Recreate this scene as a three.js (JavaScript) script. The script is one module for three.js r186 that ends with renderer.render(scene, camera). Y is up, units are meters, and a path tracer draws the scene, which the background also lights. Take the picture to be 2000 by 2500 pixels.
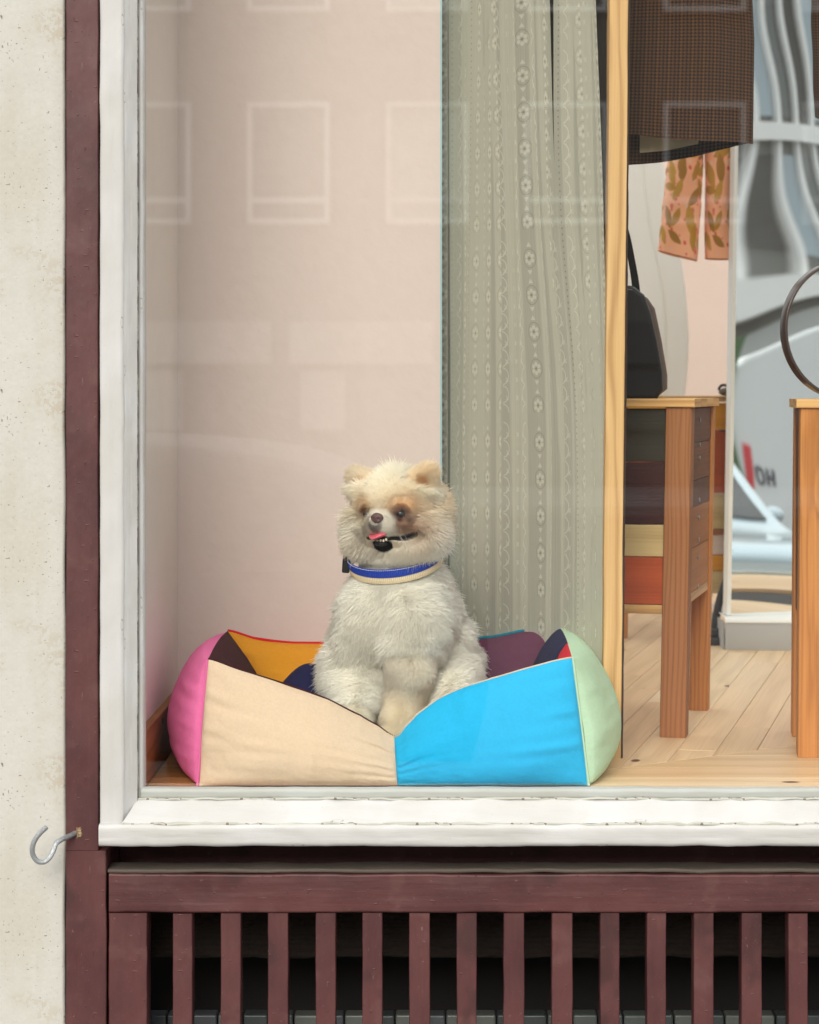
import * as THREE from 'three';
import { RoundedBoxGeometry } from 'three/addons/geometries/RoundedBoxGeometry.js';
import { FontLoader } from 'three/addons/loaders/FontLoader.js';
import { TextGeometry } from 'three/addons/geometries/TextGeometry.js';
import { mergeGeometries } from 'three/addons/utils/BufferGeometryUtils.js';

// ---------------------------------------------------------------- camera, sky, sun, exposure
const scene = new THREE.Scene();
const K = 0.00055, EYE = 1.436, DIST = 3;           // metres per photo pixel in the plane of the shop window; eye height; distance
const camera = new THREE.PerspectiveCamera(2 * Math.atan(1550 * K / DIST) * 180 / Math.PI, 2160 / 3100, 0.05, 400);
camera.position.set(0, EYE, DIST);
camera.setViewOffset(2160, 3100, 0, 600, 2000, 2500);
camera.focus = 3.17;
camera.userData.fStop = 6.7;
const SKY = 0.85;
{
  const W = 256, H = 128, d = new Float32Array(W * H * 4);
  for (let y = 0; y < H; y++) for (let x = 0; x < W; x++) {
    const el = ((y + 0.5) / H - 0.5) * Math.PI, s = Math.max(0, Math.sin(el)), L = (1 + 1.6 * s) / 2.1;
    const c = el > 0 ? [0.97, 1.0, 1.03] : [0.42, 0.42, 0.41];
    for (let k = 0; k < 3; k++) d[(y * W + x) * 4 + k] = c[k] * L * SKY;
    d[(y * W + x) * 4 + 3] = 1;
  }
  const t = new THREE.DataTexture(d, W, H, THREE.RGBAFormat, THREE.FloatType);
  t.mapping = THREE.EquirectangularReflectionMapping; t.magFilter = THREE.LinearFilter; t.needsUpdate = true;
  scene.background = t; scene.environment = t;
}
const sun = new THREE.DirectionalLight(0xfff6ea, 1.5);
sun.position.set(-1.8, 6.4, 9); sun.target.position.set(0, 1, 0); sun.castShadow = true; sun.shadow.radius = 60;
sun.shadow.mapSize.set(2048, 2048);
Object.assign(sun.shadow.camera, { left: -20, right: 20, top: 20, bottom: -20, near: 0.5, far: 80 });
scene.add(sun, sun.target);
const renderer = new THREE.WebGLRenderer({ antialias: true });
renderer.toneMapping = THREE.LinearToneMapping;
renderer.toneMappingExposure = 2.03;
renderer.shadowMap.enabled = true;

// ---------------------------------------------------------------- helpers
const V = (x, y, z) => new THREE.Vector3(x, y, z);
const W = (px, py, z = 0) => { const k = K * (DIST - z) / DIST; return V((px - 1080) * k, EYE - (py - 950) * k, z); };   // a place measured in the photo, at its own distance
let seed = 7;
const rnd = () => { seed = (seed + 0x6d2b79f5) | 0; let t = Math.imul(seed ^ (seed >>> 15), 1 | seed); t = (t + Math.imul(t ^ (t >>> 7), 61 | t)) ^ t; return ((t ^ (t >>> 14)) >>> 0) / 4294967296; };
const rr = (a, b) => a + (b - a) * rnd();
const clamp = (x, a = 0, b = 1) => Math.min(b, Math.max(a, x));
const sstep = (a, b, x) => { const t = clamp((x - a) / (b - a)); return t * t * (3 - 2 * t); };
const mix = (a, b, t) => a + (b - a) * t;
const mix3 = (a, b, t) => [mix(a[0], b[0], t), mix(a[1], b[1], t), mix(a[2], b[2], t)];
const hash = (x, y, z = 0) => { let h = Math.imul(x | 0, 374761393) ^ Math.imul(y | 0, 668265263) ^ Math.imul(z | 0, 1442695041); h = Math.imul(h ^ (h >>> 13), 1274126177); return ((h ^ (h >>> 16)) >>> 0) / 4294967296; };
const fade = (t) => t * t * (3 - 2 * t);
function noise3(x, y, z) {
  const i = Math.floor(x), j = Math.floor(y), k = Math.floor(z), u = fade(x - i), v = fade(y - j), w = fade(z - k);
  const l = (a, b, t) => a + (b - a) * t;
  return l(l(l(hash(i, j, k), hash(i + 1, j, k), u), l(hash(i, j + 1, k), hash(i + 1, j + 1, k), u), v),
    l(l(hash(i, j, k + 1), hash(i + 1, j, k + 1), u), l(hash(i, j + 1, k + 1), hash(i + 1, j + 1, k + 1), u), v), w) * 2 - 1;
}
function tnoise(x, y, px, py, s = 0) {             // value noise that tiles with periods px, py
  const i = Math.floor(x), j = Math.floor(y), u = fade(x - i), v = fade(y - j), m = (a, n) => ((a % n) + n) % n;
  const h = (a, b) => hash(m(a, px), m(b, py), s);
  return mix(mix(h(i, j), h(i + 1, j), u), mix(h(i, j + 1), h(i + 1, j + 1), u), v);
}
function tfbm(u, v, fx, fy, oct, s = 0) { let a = 0.5, t = 0, n = 0; for (let o = 0; o < oct; o++) { t += a * tnoise(u * fx, v * fy, fx, fy, s + o * 17); n += a; a *= 0.5; fx *= 2; fy *= 2; } return t / n; }
const toS = (c) => { c = clamp(c); return c <= 0.0031308 ? c * 12.92 : 1.055 * Math.pow(c, 1 / 2.4) - 0.055; };
const toL = (c) => (c <= 0.04045 ? c / 12.92 : Math.pow((c + 0.055) / 1.055, 2.4));
const S = (r, g, b) => [toL(r / 255), toL(g / 255), toL(b / 255)];
function tex(w, h, mw, mh, fn, srgb = true) {      // a texture of w x h pixels that covers mw x mh metres; fn(u, v) gives linear colour or a height
  const d = new Uint8Array(w * h * 4);
  for (let y = 0; y < h; y++) for (let x = 0; x < w; x++) {
    const c = fn((x + 0.5) / w, (y + 0.5) / h), o = (y * w + x) * 4, a = typeof c === 'number' ? [c, c, c] : c;
    for (let k = 0; k < 3; k++) d[o + k] = Math.round(255 * (srgb ? toS(a[k]) : clamp(a[k])));
    d[o + 3] = 255;
  }
  const t = new THREE.DataTexture(d, w, h, THREE.RGBAFormat);
  t.wrapS = t.wrapT = THREE.RepeatWrapping; t.magFilter = THREE.LinearFilter; t.minFilter = THREE.LinearMipmapLinearFilter; t.generateMipmaps = true;
  if (srgb) t.colorSpace = THREE.SRGBColorSpace;
  t.repeat.set(1 / mw, 1 / mh); t.needsUpdate = true;
  return t;
}
const mat = (c, o = {}) => { const m = new THREE.MeshPhysicalMaterial({ roughness: 0.7, ...o }); m.color.setRGB(...c); return m; };
const used = new Map();
const numbered = (n) => { const k = used.get(n) ?? 0; used.set(n, k + 1); return k ? `${n}_${String(k).padStart(3, '0')}` : n; };
function tag(o, label, category, group, kind) { if (label) o.userData.label = label; if (category) o.userData.category = category; if (group) o.userData.group = group; if (kind) o.userData.kind = kind; return o; }
function part(name, geo, material, parent = scene) {
  const m = new THREE.Mesh(Array.isArray(geo) ? mergeGeometries(geo.map(plain), false) : geo, material);
  m.name = parent === scene ? numbered(name) : name; m.castShadow = m.receiveShadow = true; parent.add(m); return m;
}
function plain(g) { const n = g.index ? g.toNonIndexed() : g.clone(); for (const k of Object.keys(n.attributes)) if (!['position', 'normal', 'uv'].includes(k)) n.deleteAttribute(k); if (!n.attributes.uv) n.setAttribute('uv', new THREE.BufferAttribute(new Float32Array(n.attributes.position.count * 2), 2)); return n; }
function thing(name, label, category, p = [0, 0, 0], turn = 0, group) {
  const o = new THREE.Group(); o.name = numbered(name); o.position.set(...p); o.rotation.y = turn; scene.add(o); return tag(o, label, category, group);
}
function boxUV(g, ou = 0, ov = 0) {                 // uv in metres from the side a face points to
  const p = g.attributes.position, n = g.attributes.normal, uv = new Float32Array(p.count * 2);
  for (let i = 0; i < p.count; i++) {
    const ax = Math.abs(n.getX(i)), ay = Math.abs(n.getY(i)), az = Math.abs(n.getZ(i)), x = p.getX(i), y = p.getY(i), z = p.getZ(i);
    const [a, b] = ax > ay && ax > az ? [z, y] : ay > az ? [x, z] : [x, y];
    uv[i * 2] = a + ou; uv[i * 2 + 1] = b + ov;
  }
  g.setAttribute('uv', new THREE.BufferAttribute(uv, 2)); return g;
}
function box(x0, x1, y0, y1, z0, z1, r = 0) {
  const w = x1 - x0, h = y1 - y0, d = z1 - z0, g = r ? new RoundedBoxGeometry(w, h, d, 2, r) : new THREE.BoxGeometry(w, h, d);
  g.translate((x0 + x1) / 2, (y0 + y1) / 2, (z0 + z1) / 2); return boxUV(g, x0 * 0.37 + z1, y0 * 0.61);
}
// a length of timber along +y from 0: rounded rectangle a (x) by b (z) centred on the axis, uneven by wob metres; uv = (round, along) in metres
function beam(len, a, b, { r = 0.002, wob = 0, seg = 0, ou = 0, ov = 0, s = 1, f = 40 } = {}) {
  const ring = [], q = 3, lin = (p0, p1, n) => { for (let i = 1; i < n; i++) ring.push([mix(p0[0], p1[0], i / n), mix(p0[1], p1[1], i / n)]); };
  const cs = [[a / 2 - r, b / 2 - r, 0], [-a / 2 + r, b / 2 - r, 1], [-a / 2 + r, -b / 2 + r, 2], [a / 2 - r, -b / 2 + r, 3]];
  cs.forEach(([x, z, k], i) => {
    for (let j = 0; j <= q; j++) { const t = (k + j / q) * Math.PI / 2; ring.push([x + r * Math.cos(t), z + r * Math.sin(t)]); }
    const n = cs[(i + 1) % 4], t = (k + 1) * Math.PI / 2;
    lin([x + r * Math.cos(t), z + r * Math.sin(t)], [n[0] + r * Math.cos(t), n[1] + r * Math.sin(t)], wob ? 5 : 1);
  });
  const n = ring.length, m = seg || (wob ? Math.max(2, Math.round(len / 0.012)) : 1), P = [], U = [], I = [];
  let per = 0; const us = ring.map((p, i) => { if (i) per += Math.hypot(p[0] - ring[i - 1][0], p[1] - ring[i - 1][1]); return per; }); us.push(per + Math.hypot(ring[0][0] - ring[n - 1][0], ring[0][1] - ring[n - 1][1]));
  for (let j = 0; j <= m; j++) for (let i = 0; i <= n; i++) {
    let [x, z] = ring[i % n]; const y = len * j / m;
    if (wob) { x += wob * noise3(x * f + s * 9.1, y * f * 0.6, z * f) + 0.4 * wob * noise3(x * f * 4, y * f * 3, z * f * 4 + s); z += wob * noise3(x * f + 50, y * f * 0.6 + s * 3.3, z * f) + 0.3 * wob * noise3(x * f * 4 + 9, y * f * 3, z * f * 4 + s); }
    P.push(x, y, z); U.push(us[i] + ou, y + ov);
  }
  for (let j = 0; j < m; j++) for (let i = 0; i < n; i++) { const p = j * (n + 1) + i, s2 = p + n + 1; I.push(p, s2, p + 1, p + 1, s2, s2 + 1); }
  const g = new THREE.BufferGeometry(); g.setAttribute('position', new THREE.Float32BufferAttribute(P, 3)); g.setAttribute('uv', new THREE.Float32BufferAttribute(U, 2)); g.setIndex(I); g.computeVertexNormals();
  const caps = [0, 1].map((e) => {
    const base = e * m * (n + 1), cp = [0, e * len, 0], cu = [ou, ov], ci = [];
    for (let i = 0; i < n; i++) { cp.push(P[(base + i) * 3], P[(base + i) * 3 + 1], P[(base + i) * 3 + 2]); cu.push(ou + P[(base + i) * 3], ov + P[(base + i) * 3 + 2]); ci.push(0, e ? 1 + (i + 1) % n : 1 + i, e ? 1 + i : 1 + (i + 1) % n); }
    const c = new THREE.BufferGeometry(); c.setAttribute('position', new THREE.Float32BufferAttribute(cp, 3)); c.setAttribute('uv', new THREE.Float32BufferAttribute(cu, 2)); c.setIndex(ci); c.computeVertexNormals(); return c;
  });
  return mergeGeometries([g, ...caps].map(plain), false);
}
const post = (x0, x1, y0, y1, z0, z1, o) => beam(y1 - y0, x1 - x0, z1 - z0, o).translate((x0 + x1) / 2, y0, (z0 + z1) / 2);                       // grain upright
const rail = (x0, x1, y0, y1, z0, z1, o) => beam(x1 - x0, y1 - y0, z1 - z0, o).rotateZ(-Math.PI / 2).translate(x0, (y0 + y1) / 2, (z0 + z1) / 2); // grain along x
function grid(nu, nv, fn, uvs) {                     // a sheet from fn(u, v) -> [x, y, z]
  const P = [], U = [], I = [];
  for (let j = 0; j <= nv; j++) for (let i = 0; i <= nu; i++) { P.push(...fn(i / nu, j / nv)); U.push(...(uvs ? uvs(i / nu, j / nv) : [i / nu, j / nv])); }
  for (let j = 0; j < nv; j++) for (let i = 0; i < nu; i++) { const a = j * (nu + 1) + i, b = a + nu + 1; I.push(a, a + 1, b, b, a + 1, b + 1); }
  const g = new THREE.BufferGeometry(); g.setAttribute('position', new THREE.Float32BufferAttribute(P, 3)); g.setAttribute('uv', new THREE.Float32BufferAttribute(U, 2)); g.setIndex(I); g.computeVertexNormals(); return g;
}
function curve(pts) { return (t) => { if (t <= pts[0][0]) return pts[0][1]; for (let i = 1; i < pts.length; i++) if (t <= pts[i][0]) { const s = (t - pts[i - 1][0]) / (pts[i][0] - pts[i - 1][0]), p0 = pts[Math.max(0, i - 2)][1], p1 = pts[i - 1][1], p2 = pts[i][1], p3 = pts[Math.min(pts.length - 1, i + 1)][1]; return 0.5 * (2 * p1 + (p2 - p0) * s + (2 * p0 - 5 * p1 + 4 * p2 - p3) * s * s + (3 * p1 - p0 - 3 * p2 + p3) * s * s * s); } return pts[pts.length - 1][1]; }; }
function prism(pts, depth, bevel = 0) {              // an outline in x, y with thickness along z
  const s = new THREE.Shape(pts.map(([x, y]) => new THREE.Vector2(x, y)));
  return boxUV(new THREE.ExtrudeGeometry(s, { depth: depth - 2 * bevel, bevelEnabled: bevel > 0, bevelThickness: bevel, bevelSize: bevel, bevelOffset: -bevel, bevelSegments: 2, curveSegments: 24 }).translate(0, 0, bevel));
}
function tube(pts, r, n = 60, m = 10) { return new THREE.TubeGeometry(new THREE.CatmullRomCurve3(pts), n, r, m); }

// ---------------------------------------------------------------- materials
const plasterMap = tex(1024, 1024, 0.5, 0.5, (u, v) => {
  const big = tfbm(u, v, 3, 2, 4, 3), streak = tfbm(u, v, 14, 3, 4, 8), fine = tfbm(u, v, 140, 140, 2, 5);
  let c = mix3(S(240, 237, 227), S(229, 222, 206), sstep(0.35, 0.7, big * 0.6 + streak * 0.4));
  c = mix3(c, S(214, 196, 170), 0.5 * sstep(0.56, 0.72, tfbm(u, v, 4, 6, 5, 71)) * sstep(0.42, 0.6, fine));
  const sp = tnoise(u * 210, v * 210, 210, 210, 33), where = tfbm(u, v, 6, 6, 3, 91);
  if (sp > 0.966 - 0.1 * sstep(0.5, 0.72, where)) c = mix3(c, S(126, 112, 92), 0.45 + 0.4 * tnoise(u * 300, v * 300, 300, 300, 2));
  return c.map((x) => x * (0.965 + 0.07 * fine));
});
const plasterBump = tex(1024, 1024, 0.5, 0.5, (u, v) => 0.5 + 0.3 * (tfbm(u, v, 60, 60, 4, 12) - 0.5) + 0.5 * (tfbm(u, v, 5, 5, 3, 13) - 0.5) - (tnoise(u * 210, v * 210, 210, 210, 33) > 0.95 ? 0.3 : 0), false);
const plaster = mat([0.54, 0.545, 0.545], { map: plasterMap, bumpMap: plasterBump, bumpScale: 0.0014, roughness: 0.92 });
const burgMap = tex(1024, 1024, 0.42, 0.42, (u, v) => {
  const big = tfbm(u, v, 4, 4, 5, 21), br = tfbm(u, v, 60, 3, 3, 22), fine = tfbm(u, v, 110, 60, 2, 25);
  let c = mix3(S(103, 51, 52), S(122, 68, 66), sstep(0.3, 0.72, big));
  c = c.map((x) => x * (0.92 + 0.18 * br));
  c = mix3(c, S(150, 104, 98), 0.32 * sstep(0.6, 0.78, tfbm(u, v, 9, 12, 4, 29)));
  c = mix3(c, S(74, 36, 34), 0.6 * sstep(0.63, 0.76, tfbm(u, v, 7, 5, 4, 27)));
  if (tnoise(u * 260, v * 130, 260, 130, 4) > 0.962) c = mix3(c, S(176, 150, 140), 0.55);
  return c.map((x) => x * (0.93 + 0.14 * fine));
});
const burgBump = tex(1024, 1024, 0.42, 0.42, (u, v) => 0.5 + 0.35 * (tfbm(u, v, 70, 5, 3, 22) - 0.5) + 0.6 * (tfbm(u, v, 16, 12, 4, 41) - 0.5) + (tnoise(u * 90, v * 90, 90, 90, 44) > 0.95 ? 0.25 : 0), false);
const burgundy = mat([0.415, 0.385, 0.385], { map: burgMap, bumpMap: burgBump, bumpScale: 0.0013, roughness: 0.52 });
const whiteMap = tex(1024, 1024, 0.4, 0.4, (u, v) => {
  const br = tfbm(u, v, 40, 3, 4, 51), big = tfbm(u, v, 4, 4, 4, 52), crack = Math.abs(tfbm(u, v, 26, 4, 4, 55) - 0.5), gate = sstep(0.66, 0.74, tfbm(u, v, 6, 3, 3, 57));
  let c = mix3(S(243, 242, 239), S(232, 229, 222), sstep(0.4, 0.75, big));
  c = c.map((x) => x * (0.96 + 0.07 * br));
  if (crack < 0.0035) c = mix3(c, S(120, 106, 92), 0.75 * gate);
  if (tnoise(u * 160, v * 160, 160, 160, 58) > 0.985) c = mix3(c, S(150, 140, 124), 0.5);
  return c;
});
const whiteBump = tex(1024, 1024, 0.4, 0.4, (u, v) => { const crack = Math.abs(tfbm(u, v, 26, 4, 4, 55) - 0.5), gate = sstep(0.66, 0.74, tfbm(u, v, 6, 3, 3, 57)); return 0.6 + 0.4 * (tfbm(u, v, 50, 4, 4, 51) - 0.5) + 0.5 * (tfbm(u, v, 12, 8, 4, 59) - 0.5) - (crack < 0.0035 ? 0.4 * gate : 0); }, false);
const whitePaint = mat([0.545, 0.55, 0.557], { map: whiteMap, bumpMap: whiteBump, bumpScale: 0.0016, roughness: 0.55 });
const flakeMap = tex(1024, 256, 0.5, 0.125, (u, v) => {
  const e = 0.55 * tfbm(u, v, 9, 2, 3, 153) + 0.45 * tfbm(u, v, 90, 20, 3, 151), c = mix3(S(206, 206, 194), S(182, 182, 168), tfbm(u, v, 8, 4, 3, 152));
  return e > 0.505 ? mix3(c, S(106, 86, 74), 0.8) : e > 0.485 ? S(236, 234, 228) : c;
});
const flaking = mat([0.75, 0.75, 0.75], { map: flakeMap, roughness: 0.8 });
function woodMaps(s, rings, contrast, knots) {
  const kn = []; for (let i = 0; i < knots; i++) kn.push([hash(i, s, 1), hash(i, s, 2), 0.025 + 0.03 * hash(i, s, 3)]);
  const h = (u, v) => {
    let w = 0.35 * (tfbm(u, v, 3, 1, 3, s) - 0.5) + 0.05 * (tfbm(u, v, 16, 4, 2, s + 3) - 0.5), k = 0;
    for (const [x, y, r] of kn) { let dx = Math.abs(u - x), dy = Math.abs(v - y); dx = Math.min(dx, 1 - dx); dy = Math.min(dy, 1 - dy) * 1.6; const q = Math.hypot(dx, dy) / r; w += 0.1 * Math.exp(-q * q * 0.12) * Math.sign(u - x || 1); k = Math.max(k, sstep(0.75, 0.45, q)); }
    const g = 0.5 + 0.5 * Math.sin((u + w) * rings * Math.PI * 2), fib = tfbm(u, v, 160, 5, 3, s + 7);
    return [Math.pow(g, 2.2) * contrast, fib, k];
  };
  return [tex(512, 1024, 0.2, 0.6, (u, v) => { const [g, f, k] = h(u, v); const t = clamp(1 - g * 0.52 - 0.34 * f); return mix3([0.45 + 0.55 * t, 0.33 + 0.67 * t, 0.22 + 0.78 * t].map((x) => x * 0.98), [0.12, 0.05, 0.025], k); }),
    tex(512, 1024, 0.2, 0.6, (u, v) => { const [g, f] = h(u, v); return 0.6 - 0.25 * g + 0.4 * (f - 0.5); }, false)];
}
const [pineMap, pineBump] = woodMaps(61, 9, 0.8, 2), [oakMap, oakBump] = woodMaps(77, 4, 0.35, 1), [firMap, firBump] = woodMaps(83, 20, 0.65, 1);
const wood = (c, m = pineMap, b = pineBump, o = {}) => mat(c, { map: m, bumpMap: b, bumpScale: 0.0005, roughness: 0.55, specularIntensity: 0.4, ...o });
const weaveBump = tex(256, 256, 0.024, 0.024, (u, v) => 0.5 + 0.25 * Math.sin(u * 2 * Math.PI * 32) * Math.cos(v * 2 * Math.PI * 32) + 0.2 * Math.sin((u + v) * 2 * Math.PI * 32), false);
const weaveMap = tex(512, 512, 0.3, 0.3, (u, v) => 0.9 + 0.1 * tfbm(u, v, 130, 130, 2, 5) + 0.05 * (tfbm(u, v, 5, 5, 4, 6) - 0.5));
const cloth = (r, g, b, o = {}) => mat(S(r, g, b), { map: weaveMap, bumpMap: weaveBump, bumpScale: 0.00025, roughness: 0.82, sheen: 0.06, sheenRoughness: 0.5, specularIntensity: 0.4, side: THREE.DoubleSide, ...o });
const wallBump = tex(512, 512, 0.6, 0.6, (u, v) => 0.5 + 0.4 * (tfbm(u, v, 40, 40, 3, 2) - 0.5) + 0.6 * (tfbm(u, v, 4, 4, 3, 3) - 0.5), false);
const wallMap = tex(512, 512, 1.2, 1.2, (u, v) => 0.95 + 0.1 * (tfbm(u, v, 5, 4, 5, 65) - 0.5) + 0.03 * (tfbm(u, v, 90, 90, 2, 66) - 0.5));
const pinkWall = mat(S(216, 199, 190), { map: wallMap, bumpMap: wallBump, bumpScale: 0.0014, roughness: 0.75 });
const paleWall = mat(S(224, 212, 204), { map: wallMap, bumpMap: wallBump, bumpScale: 0.0014, roughness: 0.75 });
const whiteWall = mat(S(240, 239, 232), { bumpMap: wallBump, bumpScale: 0.001, roughness: 0.75 });
const steel = mat([0.42, 0.44, 0.45], { metalness: 0.85, roughness: 0.48, bumpMap: tex(256, 256, 0.5, 0.5, (u, v) => tfbm(u, v, 30, 30, 3, 9), false), bumpScale: 0.0006 });
const darkGap = mat([0.012, 0.009, 0.007], { roughness: 0.9 });
const asphalt = mat([0.055, 0.055, 0.057], { roughness: 0.9, map: tex(512, 512, 2, 2, (u, v) => 0.75 + 0.5 * tfbm(u, v, 90, 90, 3, 3)) });
const paving = mat([0.3, 0.29, 0.27], { roughness: 0.85, map: tex(512, 512, 1.2, 1.2, (u, v) => (Math.min(u % 0.5, v % 0.333) < 0.008 ? 0.4 : 0.8 + 0.3 * tfbm(u, v, 30, 30, 3, 4))) });

// ---------------------------------------------------------------- street: ground, road, pavement, buildings opposite
const YF = 0.895;                                     // level of the shop floor
tag(part('ground', new THREE.PlaneGeometry(500, 500).rotateX(-Math.PI / 2).translate(0, -0.14, 0), asphalt), 'dark asphalt ground of the street', 'ground', undefined, 'structure');
tag(part('pavement', box(-30, 30, -0.14, 0, 0.2, 3.9, 0.01), paving), 'paved pavement along the shop front', 'pavement', undefined, 'structure');
tag(part('pavement', box(-40, 40, -0.14, 0, 24.5, 30, 0.01), paving), 'paved pavement before the building opposite', 'pavement', undefined, 'structure');
{
  const b = thing('apartment_building', 'plain rendered building with rows of white framed windows, reflected in the shop glass', 'building', [0, 0, 30]);
  const rend = mat([0.2, 0.185, 0.165], { map: wallMap, roughness: 0.9 }), white = mat([0.88, 0.87, 0.85], { roughness: 0.6 }), pane = mat([0.06, 0.075, 0.075], { roughness: 0.05, ior: 1.9 }), blind = mat([0.5, 0.52, 0.48], { roughness: 0.6 });
  part('wall', box(-26, 26, 0, 9.2, 0.2, 9), rend, b);
  part('cornice', box(-26.2, 26.2, 9.2, 9.5, -0.1, 9.2), white, b);
  const kb = K * 33 / 3, bx = (px) => (px - 1080) * kb, by = (py) => EYE + (950 - py) * kb;
  const tower = (x) => x > 16.8 && x < 22.6;
  for (let f = 0; f < 2; f++) for (let i = -5; i < 9; i++) {
    const x0 = bx(602 + i * 340), x1 = bx(804 + i * 340), y0 = by(545 - f * 520), y1 = by(247 - f * 520), t = 0.075;
    if (tower(x0) || tower(x1)) continue;
    const w = part('window', [box(x0, x1, y1 - t, y1, 0.06, 0.2), box(x0, x1, y0, y0 + t, 0.06, 0.2), box(x0, x0 + t, y0 + t, y1 - t, 0.06, 0.2), box(x1 - t, x1, y0 + t, y1 - t, 0.06, 0.2), box(x0 + t, x1 - t, by(494 - f * 520), by(480 - f * 520), 0.08, 0.2)], white, b);
    part('pane', box(x0 + t, x1 - t, y0 + t, y1 - t, 0.14, 0.19), (i * 7 + f * 3) % 3 === 1 ? blind : pane, w);
  }
  const shopDark = mat([0.1, 0.1, 0.095], { roughness: 0.5 }), shop = mat([0.5, 0.485, 0.45], { roughness: 0.5 });
  for (let i = -6; i < 7; i++) { if (!tower(i * 2.4)) part('shop_window', box(i * 2.4 + 0.14, i * 2.4 + 2.26, by(888), by(785), 0.05, 0.2), i * 2.4 > -0.6 ? shopDark : shop, b); }
  for (let i = -6; i < 7; i++) { if (!tower(i * 2.4)) part('shop_door', box(i * 2.4 + 0.3, i * 2.4 + 0.95, by(1050), by(905), 0.1, 0.2), i > -1 ? shopDark : shop, b); }
  // stair tower with white fins and slabs, seen in the tall mirror
  const tx0 = 17.6, dark = mat([0.17, 0.175, 0.165], { roughness: 0.3 });
  part('stair_tower', box(tx0, tx0 + 4, 0, 10, -0.6, 0.25), dark, b);
  for (let i = 0; i < 8; i++) part('fin', box(tx0 + 0.05 + i * 0.56, tx0 + 0.15 + i * 0.56, 3.5, 10, -0.85, -0.6), white, b);
  for (let i = 0; i < 7; i++) for (let j = 0; j < 2; j++) part('tower_window', box(tx0 + 0.17 + i * 0.56, tx0 + 0.59 + i * 0.56, 3.9 + j * 3.1, 5.9 + j * 3.1, -0.66, -0.601), (i + j) % 3 === 0 ? mat([0.42, 0.5, 0.55], { roughness: 0.2 }) : (i + j) % 3 === 1 ? pane : mat([0.07, 0.07, 0.07]), b);
  part('canopy', box(tx0 - 0.3, tx0 + 4.3, 3.0, 3.5, -1.3, -0.6), white, b);
  part('balcony_front', box(tx0 - 0.2, tx0 + 4.2, 2.1, 2.75, -1.0, -0.6), mat([0.45, 0.46, 0.45]), b);
  part('balcony_front', box(tx0 - 0.2, tx0 + 4.2, 6.3, 6.8, -1.0, -0.86), white, b);
  part('doorway', box(tx0 + 0.1, tx0 + 0.5, 0, 1.9, -0.7, -0.6), mat(S(60, 92, 52)), b);
  part('entrance_wall', box(tx0 + 0.5, tx0 + 4, 0, 1.9, -0.72, -0.6), white, b);
}
function car(name, label, p, turn, paint, h) {
  const c = thing(name, label, 'car', p, turn);
  const glass = mat([0.02, 0.024, 0.026], { roughness: 0.06, ior: 1.7 }), rubber = mat([0.02, 0.02, 0.02], { roughness: 0.8 }), alloy = mat([0.5, 0.5, 0.5], { metalness: 0.8, roughness: 0.35 });
  const body = [[-2.05, 0.3], [-2.08, 0.62], [-1.98, 0.82], [-1.2, 0.93], [-0.55, 1.28 * h], [-0.1, 1.41 * h], [0.9, 1.42 * h], [1.55, 1.3 * h], [1.98, 0.92], [2.06, 0.6], [2.0, 0.3]];
  const s = new THREE.Shape(); s.moveTo(...body[0]); s.splineThru(body.slice(1).map((q) => new THREE.Vector2(...q))); s.closePath();
  part('body', new THREE.ExtrudeGeometry(s, { depth: 1.5, bevelThickness: 0.1, bevelSize: 0.08, bevelOffset: -0.08, bevelSegments: 4, curveSegments: 40 }).translate(0, 0, -0.75), paint, c);
  for (const z of [-1, 1]) {
    const w = prism([[-0.9, 0.95], [-0.45, 1.28 * h], [-0.05, 1.35 * h], [0.85, 1.36 * h], [1.4, 1.24 * h], [1.72, 0.96]], 0.03, 0.005); part('side_window', w.translate(0, 0, z > 0 ? 0.835 : -0.865), glass, c);
    for (const x of [-1.3, 1.28]) { const t = part('tyre', new THREE.TorusGeometry(0.24, 0.085, 12, 32).translate(x, 0.32, z * 0.78), rubber, c); part('rim', new THREE.CylinderGeometry(0.18, 0.18, 0.12, 24).rotateX(Math.PI / 2).translate(x, 0.32, z * 0.78), alloy, t); }
    part('headlight', new THREE.SphereGeometry(0.14, 20, 12).scale(0.5, 0.6, 1).translate(-2.04, 0.7, z * 0.58), mat([0.75, 0.78, 0.8], { roughness: 0.05 }), c);
    part('wing_mirror', new THREE.SphereGeometry(0.1, 16, 12).scale(0.6, 0.7, 1).translate(-0.75, 1.02, z * 0.93), paint, c);
  }
  const ws = prism([[-0.66, -0.25], [-0.56, 0.25], [0.56, 0.25], [0.66, -0.25]], 0.02, 0.004); ws.rotateX(-0.92).rotateY(-Math.PI / 2).translate(-0.86, 1.14 * h + 0.02, 0); part('windscreen', ws, glass, c);
  part('grille', box(-2.11, -2.05, 0.42, 0.58, -0.5, 0.5, 0.02), rubber, c);
  part('number_plate', box(-2.125, -2.105, 0.44, 0.55, -0.26, 0.26, 0.004), mat([0.8, 0.8, 0.78]), c);
  return c;
}
car('parked_car', 'pale silver car seen nose first in the tall mirror', [4.6, -0.14, 6.8], -Math.PI / 2, mat(S(196, 212, 218), { metalness: 0.3, roughness: 0.3, clearcoat: 1 }), 0.98);
car('parked_car', 'light grey low car parked lengthwise, reflected faintly in the shop glass', [-1.9, -0.14, 5.4], 0, mat(S(74, 77, 78), { metalness: 0, roughness: 0.8 }), 0.98);

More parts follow.
